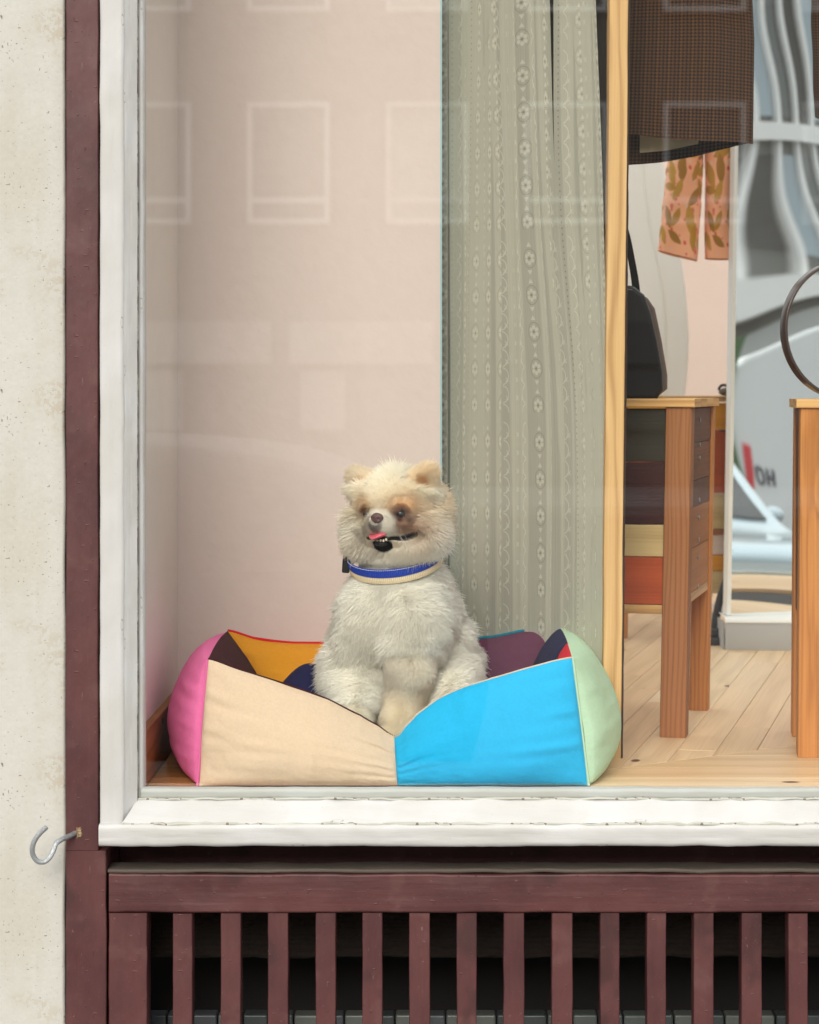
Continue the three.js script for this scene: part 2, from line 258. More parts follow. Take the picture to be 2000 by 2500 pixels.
{
  const v = thing('delivery_van', 'white van with dark letters and red stripe across the street, seen in the mirror', 'van', [11.05, -0.14, 12.4]);
  const wp = mat([0.78, 0.79, 0.78], { roughness: 0.35 }), rub = mat([0.02, 0.02, 0.02]), gl = mat([0.03, 0.035, 0.04], { roughness: 0.06 });
  const sh = new THREE.Shape([[-2.5, 0.32], [-2.5, 1.95], [-2.4, 2.02], [1.5, 2.02], [2.1, 1.3], [2.6, 1.1], [2.7, 0.5], [2.6, 0.32]].map((q) => new THREE.Vector2(...q)));
  part('body', new THREE.ExtrudeGeometry(sh, { depth: 1.7, bevelThickness: 0.06, bevelSize: 0.05, bevelOffset: -0.05, bevelSegments: 3 }).translate(0, 0, -0.85), wp, v);
  part('side_window', prism([[1.0, 1.3], [1.0, 1.8], [1.5, 1.8], [1.9, 1.3]], 0.02).translate(0, 0, -0.925), gl, v);
  for (const x of [-1.6, 1.8]) for (const z of [-0.82, 0.82]) part('tyre', new THREE.TorusGeometry(0.24, 0.09, 12, 32).translate(x, 0.33, z), rub, v);
  const font = await new FontLoader().loadAsync('fonts/droid/droid_sans_bold.typeface.json');
  part('lettering', new TextGeometry('HO', { font, size: 0.13, depth: 0.01 }).rotateY(Math.PI).translate(-2.06, 1.12, -0.912), mat(S(30, 34, 60)), v);
  part('stripe', prism([[-2.3, 0.8], [-2.2, 1.15], [-2.1, 1.15], [-2.2, 0.8]], 0.008).translate(-0.2, 0.2, -0.92), mat(S(220, 40, 60)), v);
  const h = thing('green_hoarding', 'dark green panelled hoarding beside the white van across the street', 'hoarding', [7.7, -0.14, 11.4]);
  for (let i = 0; i < 5; i++) part('panel', box(-1 + i * 0.36, -0.65 + i * 0.36, 0, 2.2, 0, 0.04, 0.004), mat(S(64, 100, 58)), h);
}
// ---------------------------------------------------------------- shop building: plaster wall, timber post, shell of the room
const X0 = W(350, 0).x, GLASS_TOP = 2.75, RIGHT = 3.4;
const pr = (px) => (px - 1080) * K, py = (p) => EYE - (p - 950) * K;   // in the plane of the window
{
  const w = tag(part('plaster_wall', post(-2.6, W(159, 0, 0.012).x, 0, 3.6, -0.2, 0.012, { r: 0.004, wob: 0.0012, f: 18, seg: 220 }), plaster), 'cream plaster wall with dark specks left of the shop window', 'wall', undefined, 'structure');
  const p = thing('timber_post', 'burgundy painted upright timber between the plaster wall and the white window frame', 'post', [W(200, 0, 0.02).x, 0, 0]);
  const l = W(161.5, 0, 0.02).x, r = W(241, 0, 0.02).x, r2 = W(260, 0, 0.02).x;
  part('post', post(l, r, py(2068), 3.6, -0.12, 0.022, { r: 0.002, wob: 0.0008, s: 3 }).translate(-p.position.x, 0, 0), burgundy, p);
  part('lower_post', post(l, r2, 0.3, py(2068) - 0.0005, -0.12, 0.0215, { r: 0.002, wob: 0.0008, s: 4, ov: 0.13 }).translate(-p.position.x, 0, 0), burgundy, p);
}
{
  const s = (n, g, m, l) => tag(part(n, g, m), l, n.replace(/_/g, ' '), undefined, 'structure');
  s('ceiling', box(-0.75, 4.2, 3.2, 3.4, -5.2, -4.8), whiteWall, 'white ceiling over the rear of the shop');
  s('ceiling', box(3.3, 4.2, 3.2, 3.4, -4.8, -0.06), whiteWall, 'white ceiling at the far end of the shop');
  s('ceiling', box(-0.75, -0.55, 3.2, 3.4, -4.8, -0.06), whiteWall, 'white ceiling strip above the left wall');
  const roof = thing('glass_roof', 'glazed roof light above the display and the front of the shop', 'roof light', [1.37, 3.3, -2.43]);
  const clear = new THREE.MeshPhysicalMaterial({ transmission: 1, thickness: 0, roughness: 0, ior: 1.45, color: 0xffffff });
  for (let i = 0; i < 5; i++) { part('rafter', box(-1.92 + i * 0.95, -1.88 + i * 0.95, -0.1, 0.1, -2.36, 2.36, 0.003), whiteWall, roof); if (i < 4) part('pane', box(-1.88 + i * 0.95, -0.97 + i * 0.95, 0.02, 0.021, -2.36, 2.36), clear, roof); }
  s('upper_wall', box(X0 - 0.1, 4.2, GLASS_TOP + 0.1, 3.6, -0.14, 0.01), plaster, 'plaster wall above the shop window');
  s('side_wall', box(RIGHT + 0.1, 4.4, 0, 3.4, -5.2, 0.0), plaster, 'plaster wall at the far end of the shop front');
  s('rear_wall', box(-0.75, 4.2, 0.7, 3.2, -5.4, -5.2), pinkWall, 'pink rear wall of the shop');
  s('foundation', box(-0.6, 4.2, 0, YF - 0.03, -5.3, -0.35), darkGap, 'dark foundation beneath the shop floor');
}

// ---------------------------------------------------------------- the shop window: white frame, sill, pane
{
  const w = thing('shop_window', 'large shop window in a worn white painted wooden frame', 'window', [pr(300), py(2068), 0]), o = w.position;
  const add = (n, g, m = whitePaint, parent = w) => part(n, g.translate(-o.x, -o.y, -o.z), m, parent);
  const xz = (p, z) => W(p, 0, z).x, yz = (p, z) => W(0, p, z).y;
  const A0 = xz(243, 0.046), A1 = xz(303, 0.046), B1 = xz(333, 0.034), yS = yz(2012, 0.05);
  add('stile', post(A0, A1, yS, GLASS_TOP + 0.1, -0.05, 0.046, { r: 0.005, wob: 0.0008, s: 1 }));
  add('stile_reveal', grid(6, 300, (u, v) => { const y = mix(yS, GLASS_TOP + 0.1, v), e = 0.0006 * noise3(u * 3, y * 30, 7) + 0.0003 * noise3(u * 9, y * 150, 8); return [mix(A1 - 0.002, B1, u) + e * 0.5, y, mix(0.044, 0.026, u) + e]; }, (u, v) => [u * 0.03, v * 2.2]));
  add('stile_core', box(A1 - 0.004, B1 - 0.001, yS, GLASS_TOP + 0.1, -0.05, 0.02));
  add('glazing_bead', post(xz(335, 0.014), xz(351, 0.008), yz(1951, 0.014), GLASS_TOP + 0.1, -0.02, 0.014, { r: 0.004, wob: 0.0007, s: 5 }), whitePaint);
  add('putty_line', post(xz(331.5, 0.024), xz(335.5, 0.022), yz(1951, 0.022), GLASS_TOP + 0.1, -0.02, 0.0235, { r: 0.0006, wob: 0.0012, s: 6, f: 120 }), flaking);
  // sloped sill, mitred against the stile
  const xr = RIGHT + 0.1, ya = yz(2011, 0.054), yb2 = yz(1951, 0.024);
  const sl = grid(220, 10, (u, v) => { const x = mix(mix(xz(298, 0.054), xz(336, 0.024), v), xr, u), e = 0.0007 * noise3(x * 30, v * 4, 1) + 0.0005 * noise3(x * 160, v * 9, 3); return [x, mix(ya, yb2, v) + e, mix(0.054, 0.022, v) + e]; }, (u, v) => [v * 0.04, mix(-0.42, xr, u)]);
  add('sill_slope', mergeGeometries([plain(sl), plain(box(xz(336, 0.02), xr, ya, yb2 - 0.004, -0.05, 0.02))]));
  add('bottom_bead', rail(xz(345, 0.02), xr, yz(1952, 0.02), yz(1925.5, 0.018), -0.002, 0.02, { r: 0.004, wob: 0.0009, s: 8 }), mat([0.42, 0.445, 0.43], { map: whiteMap, bumpMap: whiteBump, bumpScale: 0.0015, roughness: 0.6 }));
  add('putty_line', rail(xz(337, 0.024), xr, yz(1953, 0.024), yz(1949, 0.024), 0.0, 0.0245, { r: 0.0006, wob: 0.0016, s: 9, f: 120 }), flaking);
  add('sill_nosing', rail(xz(241, 0.06), xr, yz(2068, 0.06), yz(2013.5, 0.06), -0.05, 0.06, { r: 0.006, wob: 0.0012, s: 11 }));
  add('putty_line', rail(xz(300, 0.056), xr, yz(2015, 0.057), yz(2010, 0.057), 0.03, 0.0572, { r: 0.0006, wob: 0.002, s: 12, f: 110 }), flaking);
  add('head', rail(A0, xr, GLASS_TOP, GLASS_TOP + 0.1, -0.049, 0.045, { r: 0.004 }));
  add('stile', post(RIGHT, xr, ya, GLASS_TOP, -0.049, 0.045, { r: 0.004 }));
  add('inner_sill', box(X0 - 0.02, xr, YF - 0.03, YF - 0.001, -0.024, -0.0205), whiteWall);
  const glass = new THREE.MeshPhysicalMaterial({ transmission: 1, thickness: 0, roughness: 0, ior: 2.0, color: 0xffffff });
  glass.color.setRGB(0.97, 0.985, 0.975);
  add('pane', new THREE.PlaneGeometry(RIGHT - pr(345), GLASS_TOP - py(1935)).translate((RIGHT + pr(345)) / 2, (GLASS_TOP + py(1935)) / 2, -0.003), glass);
}
// ---------------------------------------------------------------- louvred vent below the sill
{
  const zf = 0.02, v = thing('vent_grille', 'burgundy timber grille of upright slats below the white sill', 'grille', [pr(1100), py(2500), 0]), o = v.position;
  const q = (p) => (p - 1080) * K * (DIST - zf) / DIST, h = (p) => EYE - (p - 950) * K * (DIST - zf) / DIST;
  const add = (n, g, m = burgundy) => part(n, g.translate(-o.x, -o.y, -o.z), m, v);
  const low = 0.3, xr = 3.4;
  add('top_rail', rail(q(266), xr, h(2229), h(2134), -0.02, zf, { r: 0.0035, wob: 0.0008, s: 21 }));
  add('stile', post(q(265), q(359), low, h(2229) - 0.0004, -0.02, zf - 0.0004, { r: 0.002, wob: 0.0007, s: 22 }));
  add('weather_strip', rail(q(262), xr, h(2134) + 0.0004, h(2123), -0.028, zf - 0.003, { r: 0.003, wob: 0.0012, s: 24 }), mat([0.12, 0.1, 0.085], { map: whiteMap, roughness: 0.85 }));
  for (let i = 0; i < 26; i++) {
    const c = 447 + i * 115.7 + rr(-2, 2), wd = rr(47, 51);
    add('slat', post(q(c - wd / 2), q(c + wd / 2), low, h(2229) - rr(0.0005, 0.0016), -0.014, zf - rr(0.002, 0.004), { r: 0.0016, wob: 0.0006, s: 30 + i, ou: i * 0.13, ov: i * 0.29 }));
  }
  add('recess_board', rail(q(262), xr, h(2210), py(2040), -0.125, -0.1, { r: 0.002 }), burgundy);
  add('soffit_board', box(q(262), xr, py(2064), py(2040), -0.11, -0.052));
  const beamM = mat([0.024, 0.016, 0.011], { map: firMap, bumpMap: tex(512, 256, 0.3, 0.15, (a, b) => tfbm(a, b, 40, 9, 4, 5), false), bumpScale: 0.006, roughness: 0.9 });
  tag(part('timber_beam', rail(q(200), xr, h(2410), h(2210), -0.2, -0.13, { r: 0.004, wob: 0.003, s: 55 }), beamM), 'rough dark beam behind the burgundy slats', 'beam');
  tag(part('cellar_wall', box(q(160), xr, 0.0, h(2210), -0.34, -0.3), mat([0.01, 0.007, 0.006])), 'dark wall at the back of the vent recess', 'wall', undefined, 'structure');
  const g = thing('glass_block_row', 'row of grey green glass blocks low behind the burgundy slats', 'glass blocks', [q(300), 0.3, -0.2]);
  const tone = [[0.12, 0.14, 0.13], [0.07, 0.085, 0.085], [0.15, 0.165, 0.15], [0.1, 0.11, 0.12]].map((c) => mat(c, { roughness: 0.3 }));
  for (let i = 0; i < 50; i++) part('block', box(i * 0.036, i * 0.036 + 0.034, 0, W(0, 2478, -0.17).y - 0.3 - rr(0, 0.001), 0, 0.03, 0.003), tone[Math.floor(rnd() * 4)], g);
}
// ---------------------------------------------------------------- steel hook
{
  const h = thing('steel_hook', 'galvanised steel hook screwed into the burgundy post beside the plaster wall', 'hook', [W(187, 2033, 0.022).x, W(187, 2033, 0.022).y, 0.022]), o = h.position;
  const pts = [[190, 2030, 0.015], [172, 2040, 0.03], [150, 2050, 0.045], [137, 2060, 0.052], [130, 2078, 0.056], [121, 2094, 0.06], [108, 2104, 0.063], [93, 2103, 0.066], [82, 2090, 0.068], [79, 2072, 0.07], [85, 2052, 0.071], [98, 2034, 0.072], [113, 2020, 0.073]].map(([a, b, z]) => W(a, b, z).sub(o));
  part('shank', [tube(pts, 0.0034, 120, 14), new THREE.SphereGeometry(0.0034, 14, 8).scale(1, 0.5, 1).rotateZ(-0.7).translate(...pts[12])], steel, h);
  const chip = new THREE.IcosahedronGeometry(0.008, 2), cp = chip.attributes.position;
  for (let i = 0; i < cp.count; i++) { const s = 0.75 + 0.5 * noise3(cp.getX(i) * 260, cp.getY(i) * 260, 4); cp.setXYZ(i, cp.getX(i) * 0.75 * s, cp.getY(i) * 1.5 * s, cp.getZ(i) * 0.12); }
  chip.computeVertexNormals();
  part('chipped_wood', chip.translate(0.003, 0.002, 0.0005), mat(S(206, 182, 150), { map: flakeMap, roughness: 0.9 }), h);
}
// ---------------------------------------------------------------- display room: left wall, back panel, skirting
const XW = -0.414, ZB = -0.5, XE = W(1075, 0, ZB).x;
tag(part('wall_left', box(XW - 0.12, XW, YF - 0.03, 3.2, -0.62, -0.03), paleWall), 'pale pink side wall at the left of the display', 'wall', undefined, 'structure');
{
  tag(part('skirting_board', (() => { const g = beam(0.48, 0.075, 0.012, { r: 0.002 }); return g.rotateX(-Math.PI / 2).rotateZ(Math.PI / 2).translate(XW + 0.006, YF + 0.0375 + 0.002, -0.02); })(), wood(S(150, 98, 52))), 'brown wooden skirting board at the foot of the left display wall', 'skirting');
  const p = thing('display_wall', 'smooth pink display wall behind the dog', 'wall', [XW, YF, ZB]);
  part('panel', box(-0.004, XE - XW, 0, 3.2 - YF, -0.03, 0), pinkWall, p);
  part('edge_trim', box(XE - XW, XE - XW + 0.0028, 0, 3.2 - YF, -0.028, 0.002), mat(S(150, 186, 190), { roughness: 0.4 }), p);
}
// ---------------------------------------------------------------- floor: boards along the window, then planks set at a slant
const TURN = -0.232, PD = V(Math.sin(-TURN), 0, -Math.cos(TURN)), PN = V(PD.z * -1, 0, PD.x);   // plank direction and its normal
{
  const f = new THREE.Group(); f.name = numbered('floor'); f.position.set(0, YF, 0); scene.add(f); tag(f, 'wooden shop floor of pale planks', 'floor', undefined, 'structure');
  part('subfloor', box(-0.6, 4.2, -0.06, -0.012, -5.3, -0.021), darkGap, f);
  const A = [0.2546, -0.193], B = [0.542, -0.40], nx = -(B[1] - A[1]), nz = B[0] - A[0], side = (x, z) => (x - A[0]) * nx + (z - A[1]) * nz;   // > 0 towards the window
  const clip = (poly, fn) => { const out = []; poly.forEach((p, i) => { const q = poly[(i + 1) % poly.length], a = fn(p), b = fn(q); if (a >= 0) out.push(p); if (a * b < 0) { const t = a / (a - b); out.push([mix(p[0], q[0], t), mix(p[1], q[1], t)]); } }); return out; };
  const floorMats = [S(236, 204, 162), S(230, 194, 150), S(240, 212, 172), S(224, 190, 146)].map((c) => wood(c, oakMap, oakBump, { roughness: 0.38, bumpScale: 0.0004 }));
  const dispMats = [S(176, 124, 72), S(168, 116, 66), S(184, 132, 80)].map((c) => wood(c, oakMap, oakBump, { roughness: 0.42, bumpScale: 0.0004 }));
  const plank = (poly, dir, mats) => {
    if (poly.length < 3) return;
    const g = new THREE.ExtrudeGeometry(new THREE.Shape(poly.map(([x, z]) => new THREE.Vector2(x, -z))), { depth: 0.012, bevelEnabled: true, bevelThickness: 0.0008, bevelSize: 0.0008, bevelOffset: -0.0012, bevelSegments: 1 }).rotateX(-Math.PI / 2).translate(0, -0.0128 - rr(0, 0.0004), 0);
    const p = g.attributes.position, uv = new Float32Array(p.count * 2), ou = rnd(), ov = rnd();
    for (let i = 0; i < p.count; i++) { const x = p.getX(i), z = p.getZ(i); uv[i * 2] = x * dir.z - z * dir.x + ou; uv[i * 2 + 1] = x * dir.x + z * dir.z + ov; }
    g.setAttribute('uv', new THREE.BufferAttribute(uv, 2)); part('plank', g, mats[Math.floor(rnd() * mats.length)], f);
  };
  const zs = [-0.026, -0.112, -0.2, -0.3, -0.4, -0.5], inRoom = (q) => q[0] - 0.21;
  for (let i = 0; i < 5; i++) {
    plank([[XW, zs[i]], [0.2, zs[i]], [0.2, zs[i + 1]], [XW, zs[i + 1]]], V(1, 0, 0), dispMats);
    plank(clip(clip([[0.2, zs[i]], [3.3, zs[i]], [3.3, zs[i + 1]], [0.2, zs[i + 1]]], (q) => side(...q)), (q) => q[0] - 0.2004), V(1, 0, 0), floorMats);
  }
  const wdt = 0.0585;
  for (let i = -24; i < 60; i++) {
    let t = rr(-1.6, -0.6);
    while (t < 5.6) {
      const len = rr(0.9, 1.5), o = V(A[0], 0, A[1]).addScaledVector(PN, i * wdt), a = o.clone().addScaledVector(PD, t), b = o.clone().addScaledVector(PD, t + len);
      let poly = [a, a.clone().addScaledVector(PN, wdt), b.clone().addScaledVector(PN, wdt), b].map((p) => [p.x, p.z]);
      if (a.x < 3.2 && a.x > -0.6 && a.z > -5.2) { poly = clip(poly, (q) => -side(...q)); poly = clip(poly, (q) => q[0] - 0.205 + 0.4 * Math.max(0, -0.4 - q[1])); plank(poly, PD, floorMats); }
      t += len + 0.0006;
    }
  }
}
// ---------------------------------------------------------------- pale pine post and the dark partition behind the curtain
{
  const z = -0.27, top = W(1512, 0, z), bot = W(1493, 1868, z), lean = Math.atan2(top.x - bot.x, top.y - bot.y);
  const p = thing('pine_post', 'pale pine upright board between the lace curtain and the tweed skirt', 'post', [bot.x, YF, z]);
  const kz = K * (DIST - z) / DIST;
  const g = part('post', beam(2.3, 46 * kz, 0.05, { r: 0.0015, wob: 0.0008, s: 61, f: 16, ou: 0.03 }).rotateZ(-lean).translate(0, 0, -0.026), wood(S(226, 186, 130), pineMap, pineBump, { roughness: 0.6, bumpScale: 0.0008 }), p);
  part('dark_edge', beam(2.3, 0.004, 0.04, { r: 0.0005, wob: 0.0007, s: 62, f: 90 }).rotateZ(-lean).translate(25 * kz, 0, -0.024), mat(S(52, 36, 24), { roughness: 0.9 }), p);
  const a = V(0.25, 0, -0.375), b = V(-0.09, 0, -0.715), d = b.clone().sub(a), len = d.length();
  const w = part('partition', box(0, len, -0.005, 3.2 - YF, 0, 0.03), mat([0.035, 0.027, 0.02], { roughness: 0.8 }));
  w.position.set(a.x, YF, a.z); w.rotation.y = Math.atan2(-d.z, d.x);
  tag(w, 'dark partition hidden behind the lace curtain', 'partition', undefined, 'structure');
}
// ---------------------------------------------------------------- lace curtain
{
  const laceCanvas = (alpha) => {
    const c = document.createElement('canvas'); c.width = 1024; c.height = 1024; const x = c.getContext('2d');   // 0.28 m across, 0.28 m high: motifs repeat at about 6 cm
    const base = alpha ? 'rgb(146,146,146)' : 'rgb(204,205,190)', hole = alpha ? 'rgb(116,116,116)' : 'rgb(184,184,168)', thick = alpha ? 'rgb(188,188,188)' : 'rgb(214,214,200)';
    x.fillStyle = base; x.fillRect(0, 0, 1024, 1024);
    for (let i = 0; i < 512; i++) { x.fillStyle = alpha ? `rgba(255,255,255,${0.12 * hash(i, 3)})` : `rgba(${hash(i, 1) > 0.5 ? '255,255,245' : '90,88,70'},${0.1 * hash(i, 2)})`; x.fillRect(i * 2, 0, 1.4, 1024); }
    const P = 220, rows = Math.round(1024 / P), ph = 1024 / rows;
    const rosette = (cx, cy, r) => {
      x.strokeStyle = hole; x.lineWidth = 3; x.beginPath(); x.ellipse(cx, cy, r * 0.95, r * 1.2, 0, 0, 7); x.stroke();
      x.fillStyle = thick; for (let k = 0; k < 6; k++) { const a = k * Math.PI / 3 + 0.5; x.beginPath(); x.ellipse(cx + Math.cos(a) * r * 0.5, cy + Math.sin(a) * r * 0.58, r * 0.24, r * 0.27, 0, 0, 7); x.fill(); }
      x.fillStyle = hole; x.beginPath(); x.arc(cx, cy, r * 0.16, 0, 7); x.fill();
    };
    for (let r = 0; r < rows; r++) {
      const y = (r + 0.5) * ph;
      rosette(190, y, 44); rosette(700, y + ph * 0.3, 44);
      for (const [cx, oy] of [[190, 0], [700, ph * 0.3]]) for (const s of [-1, 1]) { x.fillStyle = thick; x.beginPath(); x.moveTo(cx - 16, y + oy + s * 66); x.lineTo(cx + 16, y + oy + s * 66); x.lineTo(cx, y + oy + s * 92); x.fill(); }
      for (const cx of [60, 400, 520, 880, 960]) for (const o of [0.1, 0.6]) { x.strokeStyle = thick; x.lineWidth = 5; x.beginPath(); x.moveTo(cx - 11, y + ph * o - 13); x.lineTo(cx + 11, y + ph * o + 13); x.moveTo(cx + 11, y + ph * o - 13); x.lineTo(cx - 11, y + ph * o + 13); x.stroke(); }
      for (let k = 0; k < 6; k++) { x.fillStyle = hole; x.beginPath(); x.ellipse(305, y - ph * 0.46 + k * ph / 6, 8, 6, 0, 0, 7); x.fill(); x.beginPath(); x.ellipse(800, y - ph * 0.46 + k * ph / 6, 8, 6, 0, 0, 7); x.fill(); }
      x.strokeStyle = thick; x.lineWidth = 6; for (const cx of [345, 840]) { x.beginPath(); x.arc(cx, y, ph * 0.24, -1.3, 1.3); x.stroke(); x.beginPath(); x.arc(cx, y + ph / 2, ph * 0.24, -1.3, 1.3); x.stroke(); }
    }
    return c;
  };
  const T = (alpha) => { const t = new THREE.CanvasTexture(laceCanvas(alpha)); t.wrapS = t.wrapT = THREE.RepeatWrapping; t.repeat.set(1 / 0.28, 1 / 0.28); if (!alpha) t.colorSpace = THREE.SRGBColorSpace; return t; };
  const lace = mat([0.95, 0.925, 0.885], { map: T(false), alphaMap: T(true), transparent: true, roughness: 0.9, side: THREE.DoubleSide, bumpMap: T(true), bumpScale: 0.0003 });
  const c = thing('lace_curtain', 'grey green lace curtain with rosettes hanging in folds right of the dog', 'curtain', [0.12, YF, -0.42]), o = c.position;
  const A = V(-0.0052, 0, -0.545), B = V(0.245, 0, -0.292), n = V(0.7, 0, 0.71).normalize();
  const yb = YF + 0.02, yt = 3.0;
  const pos = (px) => clamp((px - 1072) / (1486 - 1072), -0.05, 1.05);
  // each drop of the curtain between two edges that wander with height (photo pixels at py 0, 500, 1000, 1550)
  const drops = [
    { l: [1134, 1132, 1130, 1128], r: [1199, 1198, 1193, 1193], folds: 3.2, s: 1 },
    { l: [1186, 1200, 1203, 1202], r: [1350, 1364, 1404, 1404], folds: 5.4, s: 2 },
    { l: [1374, 1378, 1413, 1415], r: [1452, 1470, 1482, 1484], folds: 2.6, s: 3 },
  ];
  for (const d of drops) {
    const at = (list, y) => { const p = 950 - (y - EYE) / 0.00063; return curve([[-1400, list[0] - (list[1] - list[0]) * 0.6], [0, list[0]], [500, list[1]], [1000, list[2]], [1550, list[3]], [2000, list[3]]])(p); };
    const g = grid(300, 70, (u, v) => {
      const y = mix(yb, yt, v), l = pos(at(d.l, y)), r = pos(at(d.r, y));
      const w = u + (0.055 * noise3(u * 6, d.s * 4.4, v * 1.3) + 0.02 * noise3(u * 13, d.s * 9.1, v * 3)) * Math.sin(Math.PI * u), ph = w * d.folds * Math.PI, k = Math.floor(w * d.folds);
      const sn = Math.abs(Math.sin(ph)), deep = 0.02 + 0.016 * hash(k, d.s, 5) + 0.004 * noise3(k * 3.3, v * 4, d.s);
      const q = mix(l, r, u) + 0.034 * Math.sin(2 * ph) * sstep(0, 0.12, u) * sstep(1, 0.88, u) * (0.45 + 0.75 * hash(k, d.s, 8));
      let f = deep * (Math.pow(sn, 0.8) - 0.7) + 0.009 * Math.cos(2 * Math.PI * (u * 1.7 + d.s * 0.31 + 0.1 * v)) + 0.0016 * noise3(u * 40, v * 9, d.s) + 0.0012 * Math.cos(ph * 6 + 4 * v);
      const p = A.clone().lerp(B, q).addScaledVector(n, f);
      return [p.x - o.x, y - o.y, p.z - o.z];
    }, (u, v) => [u * 0.55 + d.s * 0.21, mix(yb, yt, v)]);
    part('drop', g, lace, c);
  }
  part('hem_band', grid(12, 60, (u, v) => { const y = mix(yb, yt, v), px = mix(1077, 1091, u), p = A.clone().lerp(B, pos(px)).addScaledVector(n, 0.008 * Math.sin(u * 3)); return [p.x - o.x, y - o.y, p.z - o.z]; }, (u, v) => [0.05 + u * 0.02, v * 2]), lace, c);
  const sheer = lace.clone(); sheer.opacity = 0.42;
  part('mesh_edge', grid(30, 60, (u, v) => { const y = mix(yb, yt, v), p = A.clone().lerp(B, pos(mix(1089, 1140, u))).addScaledVector(n, 0.003 - 0.012 * u + 0.002 * Math.sin(u * 14 + v * 3)); return [p.x - o.x, y - o.y, p.z - o.z]; }, (u, v) => [0.17 + u * 0.04, v * 2]), sheer, c);
  part('curtain_pole', new THREE.CylinderGeometry(0.009, 0.009, 0.36, 16).rotateZ(Math.PI / 2).rotateY(0.8).translate(0.11 - o.x, 3.0 - o.y, -0.42 - o.z), steel, c);
}
// ---------------------------------------------------------------- patchwork stools
const RED = wood(S(172, 116, 74), firMap, firBump), RED2 = wood(S(206, 140, 78), firMap, firBump), PINE = wood(S(232, 186, 122)), DARKW = wood(S(104, 58, 34), firMap, firBump);
const SLATE = wood(S(62, 58, 46), oakMap, oakBump), WINE = wood(S(66, 30, 26), oakMap, oakBump), STRAW = wood(S(216, 190, 136), oakMap, oakBump), RUST = wood(S(192, 88, 42), oakMap, oakBump), AMBER = wood(S(240, 164, 28), oakMap, oakBump);
const HS = 0.526;
function stool(o, w, d, { legM = RED, front, right, left, screws, lean = 0.02, lt = 0.0405 }) {
  const x1 = w / 2, z1 = d / 2, hl = HS - 0.0135;
  [[1, 1], [1, -1], [-1, 1], [-1, -1]].forEach(([sx, sz], i) => {
    const a = i === 1 ? 0.032 : lt;
    part('leg', beam(hl, a, a, { r: 0.0025, wob: 0.0004, s: 70 + i, ou: i * 0.07, f: 20 }).rotateZ(-lean).translate(sx * (x1 - a / 2) - lean * hl, 0, sz * (z1 - a / 2)), i === 0 ? legM : RED2, o);
  });
  for (let k = 0; k < 4; k++) { const z0 = mix(-z1 - 0.004, z1 + 0.006, k / 4), za = mix(-z1 - 0.004, z1 + 0.006, (k + 1) / 4) - 0.0008; part('top_board', rail(-x1 - 0.006, x1 + 0.005, hl + 0.0004, HS, z0, za, { r: 0.0018, wob: 0.0003, s: 80 + k, ou: k * 0.21 }), k % 2 ? PINE : wood(S(222, 172, 106)), o); }
  const lay = (list, put) => { let y = hl - 0.001; for (const [h, m, t] of list) { put(y - h, y - 0.0008, m, t ?? 0); y -= h; } };
  lay(front, (a, b, m, t) => part('front_board', rail(-x1 + lt + 0.0006 - lean * 0.3, x1 - lt - 0.0006 - lean * (hl - (a + b) / 2) * 0.9, a, b, z1 - 0.021 + t, z1 - 0.006 + t, { r: 0.0015, wob: 0.0004, s: a * 90, ou: a, ov: a * 3 + 0.21 }), m, o));
  lay(right, (a, b, m) => part('side_board', (() => { const g = beam(d - lt - 0.034, b - a, 0.014, { r: 0.0015, s: a * 70, ou: a * 2, ov: a }); return g.rotateZ(-Math.PI / 2).rotateY(-Math.PI / 2).translate(x1 - 0.011 - lean * (hl - (a + b) / 2), (a + b) / 2, -z1 + 0.033); })(), m, o));
  if (left) part('left_panel', box(-x1 + 0.001, -x1 + 0.013, 0.2, hl - 0.001, -z1 + lt + 0.001, z1 - lt - 0.001, 0.001), left, o);
  const sm = mat([0.4, 0.43, 0.46], { metalness: 0.8, roughness: 0.4 });
  for (const [y, z] of screws ?? []) part('screw', new THREE.CylinderGeometry(0.0034, 0.0038, 0.0025, 12).rotateZ(Math.PI / 2).translate(x1 - 0.0032 - lean * (hl - y), y, z), sm, o);
  part('inner_rail', box(-x1 + lt + 0.001, x1 - lt - 0.012, 0.19, 0.203, -z1 + 0.03, -z1 + 0.044, 0.001), PINE, o);
}
{
  const a = -TURN * -1, w = 0.24, d = 0.335, fx = 0.3805 + 0.006, fz = -0.46;
  const R = (x, z) => [x * Math.cos(a) + z * Math.sin(a), -x * Math.sin(a) + z * Math.cos(a)], c = R(w / 2, d / 2);
  const s = thing('patchwork_stool', 'stool of reclaimed boards, grey, dark red, cream and rust, under the black bag', 'stool', [fx - c[0], YF, fz - c[1]], a);
  stool(s, w, d, {
    front: [[0.084, SLATE], [0.097, WINE, 0.001], [0.0505, STRAW, 0.0005], [0.074, RUST, 0.001], [0.0155, PINE, -0.002]],
    right: [[0.055, DARKW], [0.06, wood(S(120, 70, 38), firMap, firBump)], [0.042, DARKW], [0.065, wood(S(176, 116, 66), oakMap, oakBump)], [0.07, wood(S(190, 130, 76), oakMap, oakBump)], [0.016, wood(S(222, 186, 140))]],
    screws: [[0.492, 0.03], [0.452, 0.026], [0.43, 0.022], [0.362, 0.018], [0.334, 0.017], [0.298, 0.016], [0.27, 0.016], [0.222, 0.012]],
  });
}
{
  const z = -0.28, l = W(1948, 1862, z), a = -0.115;
  const s = thing('patchwork_stool', 'pine stool with dark knots at the right edge, carrying a hoop handle', 'stool', [l.x + 0.11 * Math.cos(a) - 0.13 * Math.sin(a) + 0.004, YF, z - 0.11 * Math.sin(a) - 0.13 * Math.cos(a)], a);
  stool(s, 0.22, 0.26, { legM: wood(S(222, 166, 106)), lean: 0.008, lt: 0.06, left: DARKW, front: [[0.3, wood(S(216, 150, 84))], [0.016, PINE]], right: [[0.32, RED]] });
}
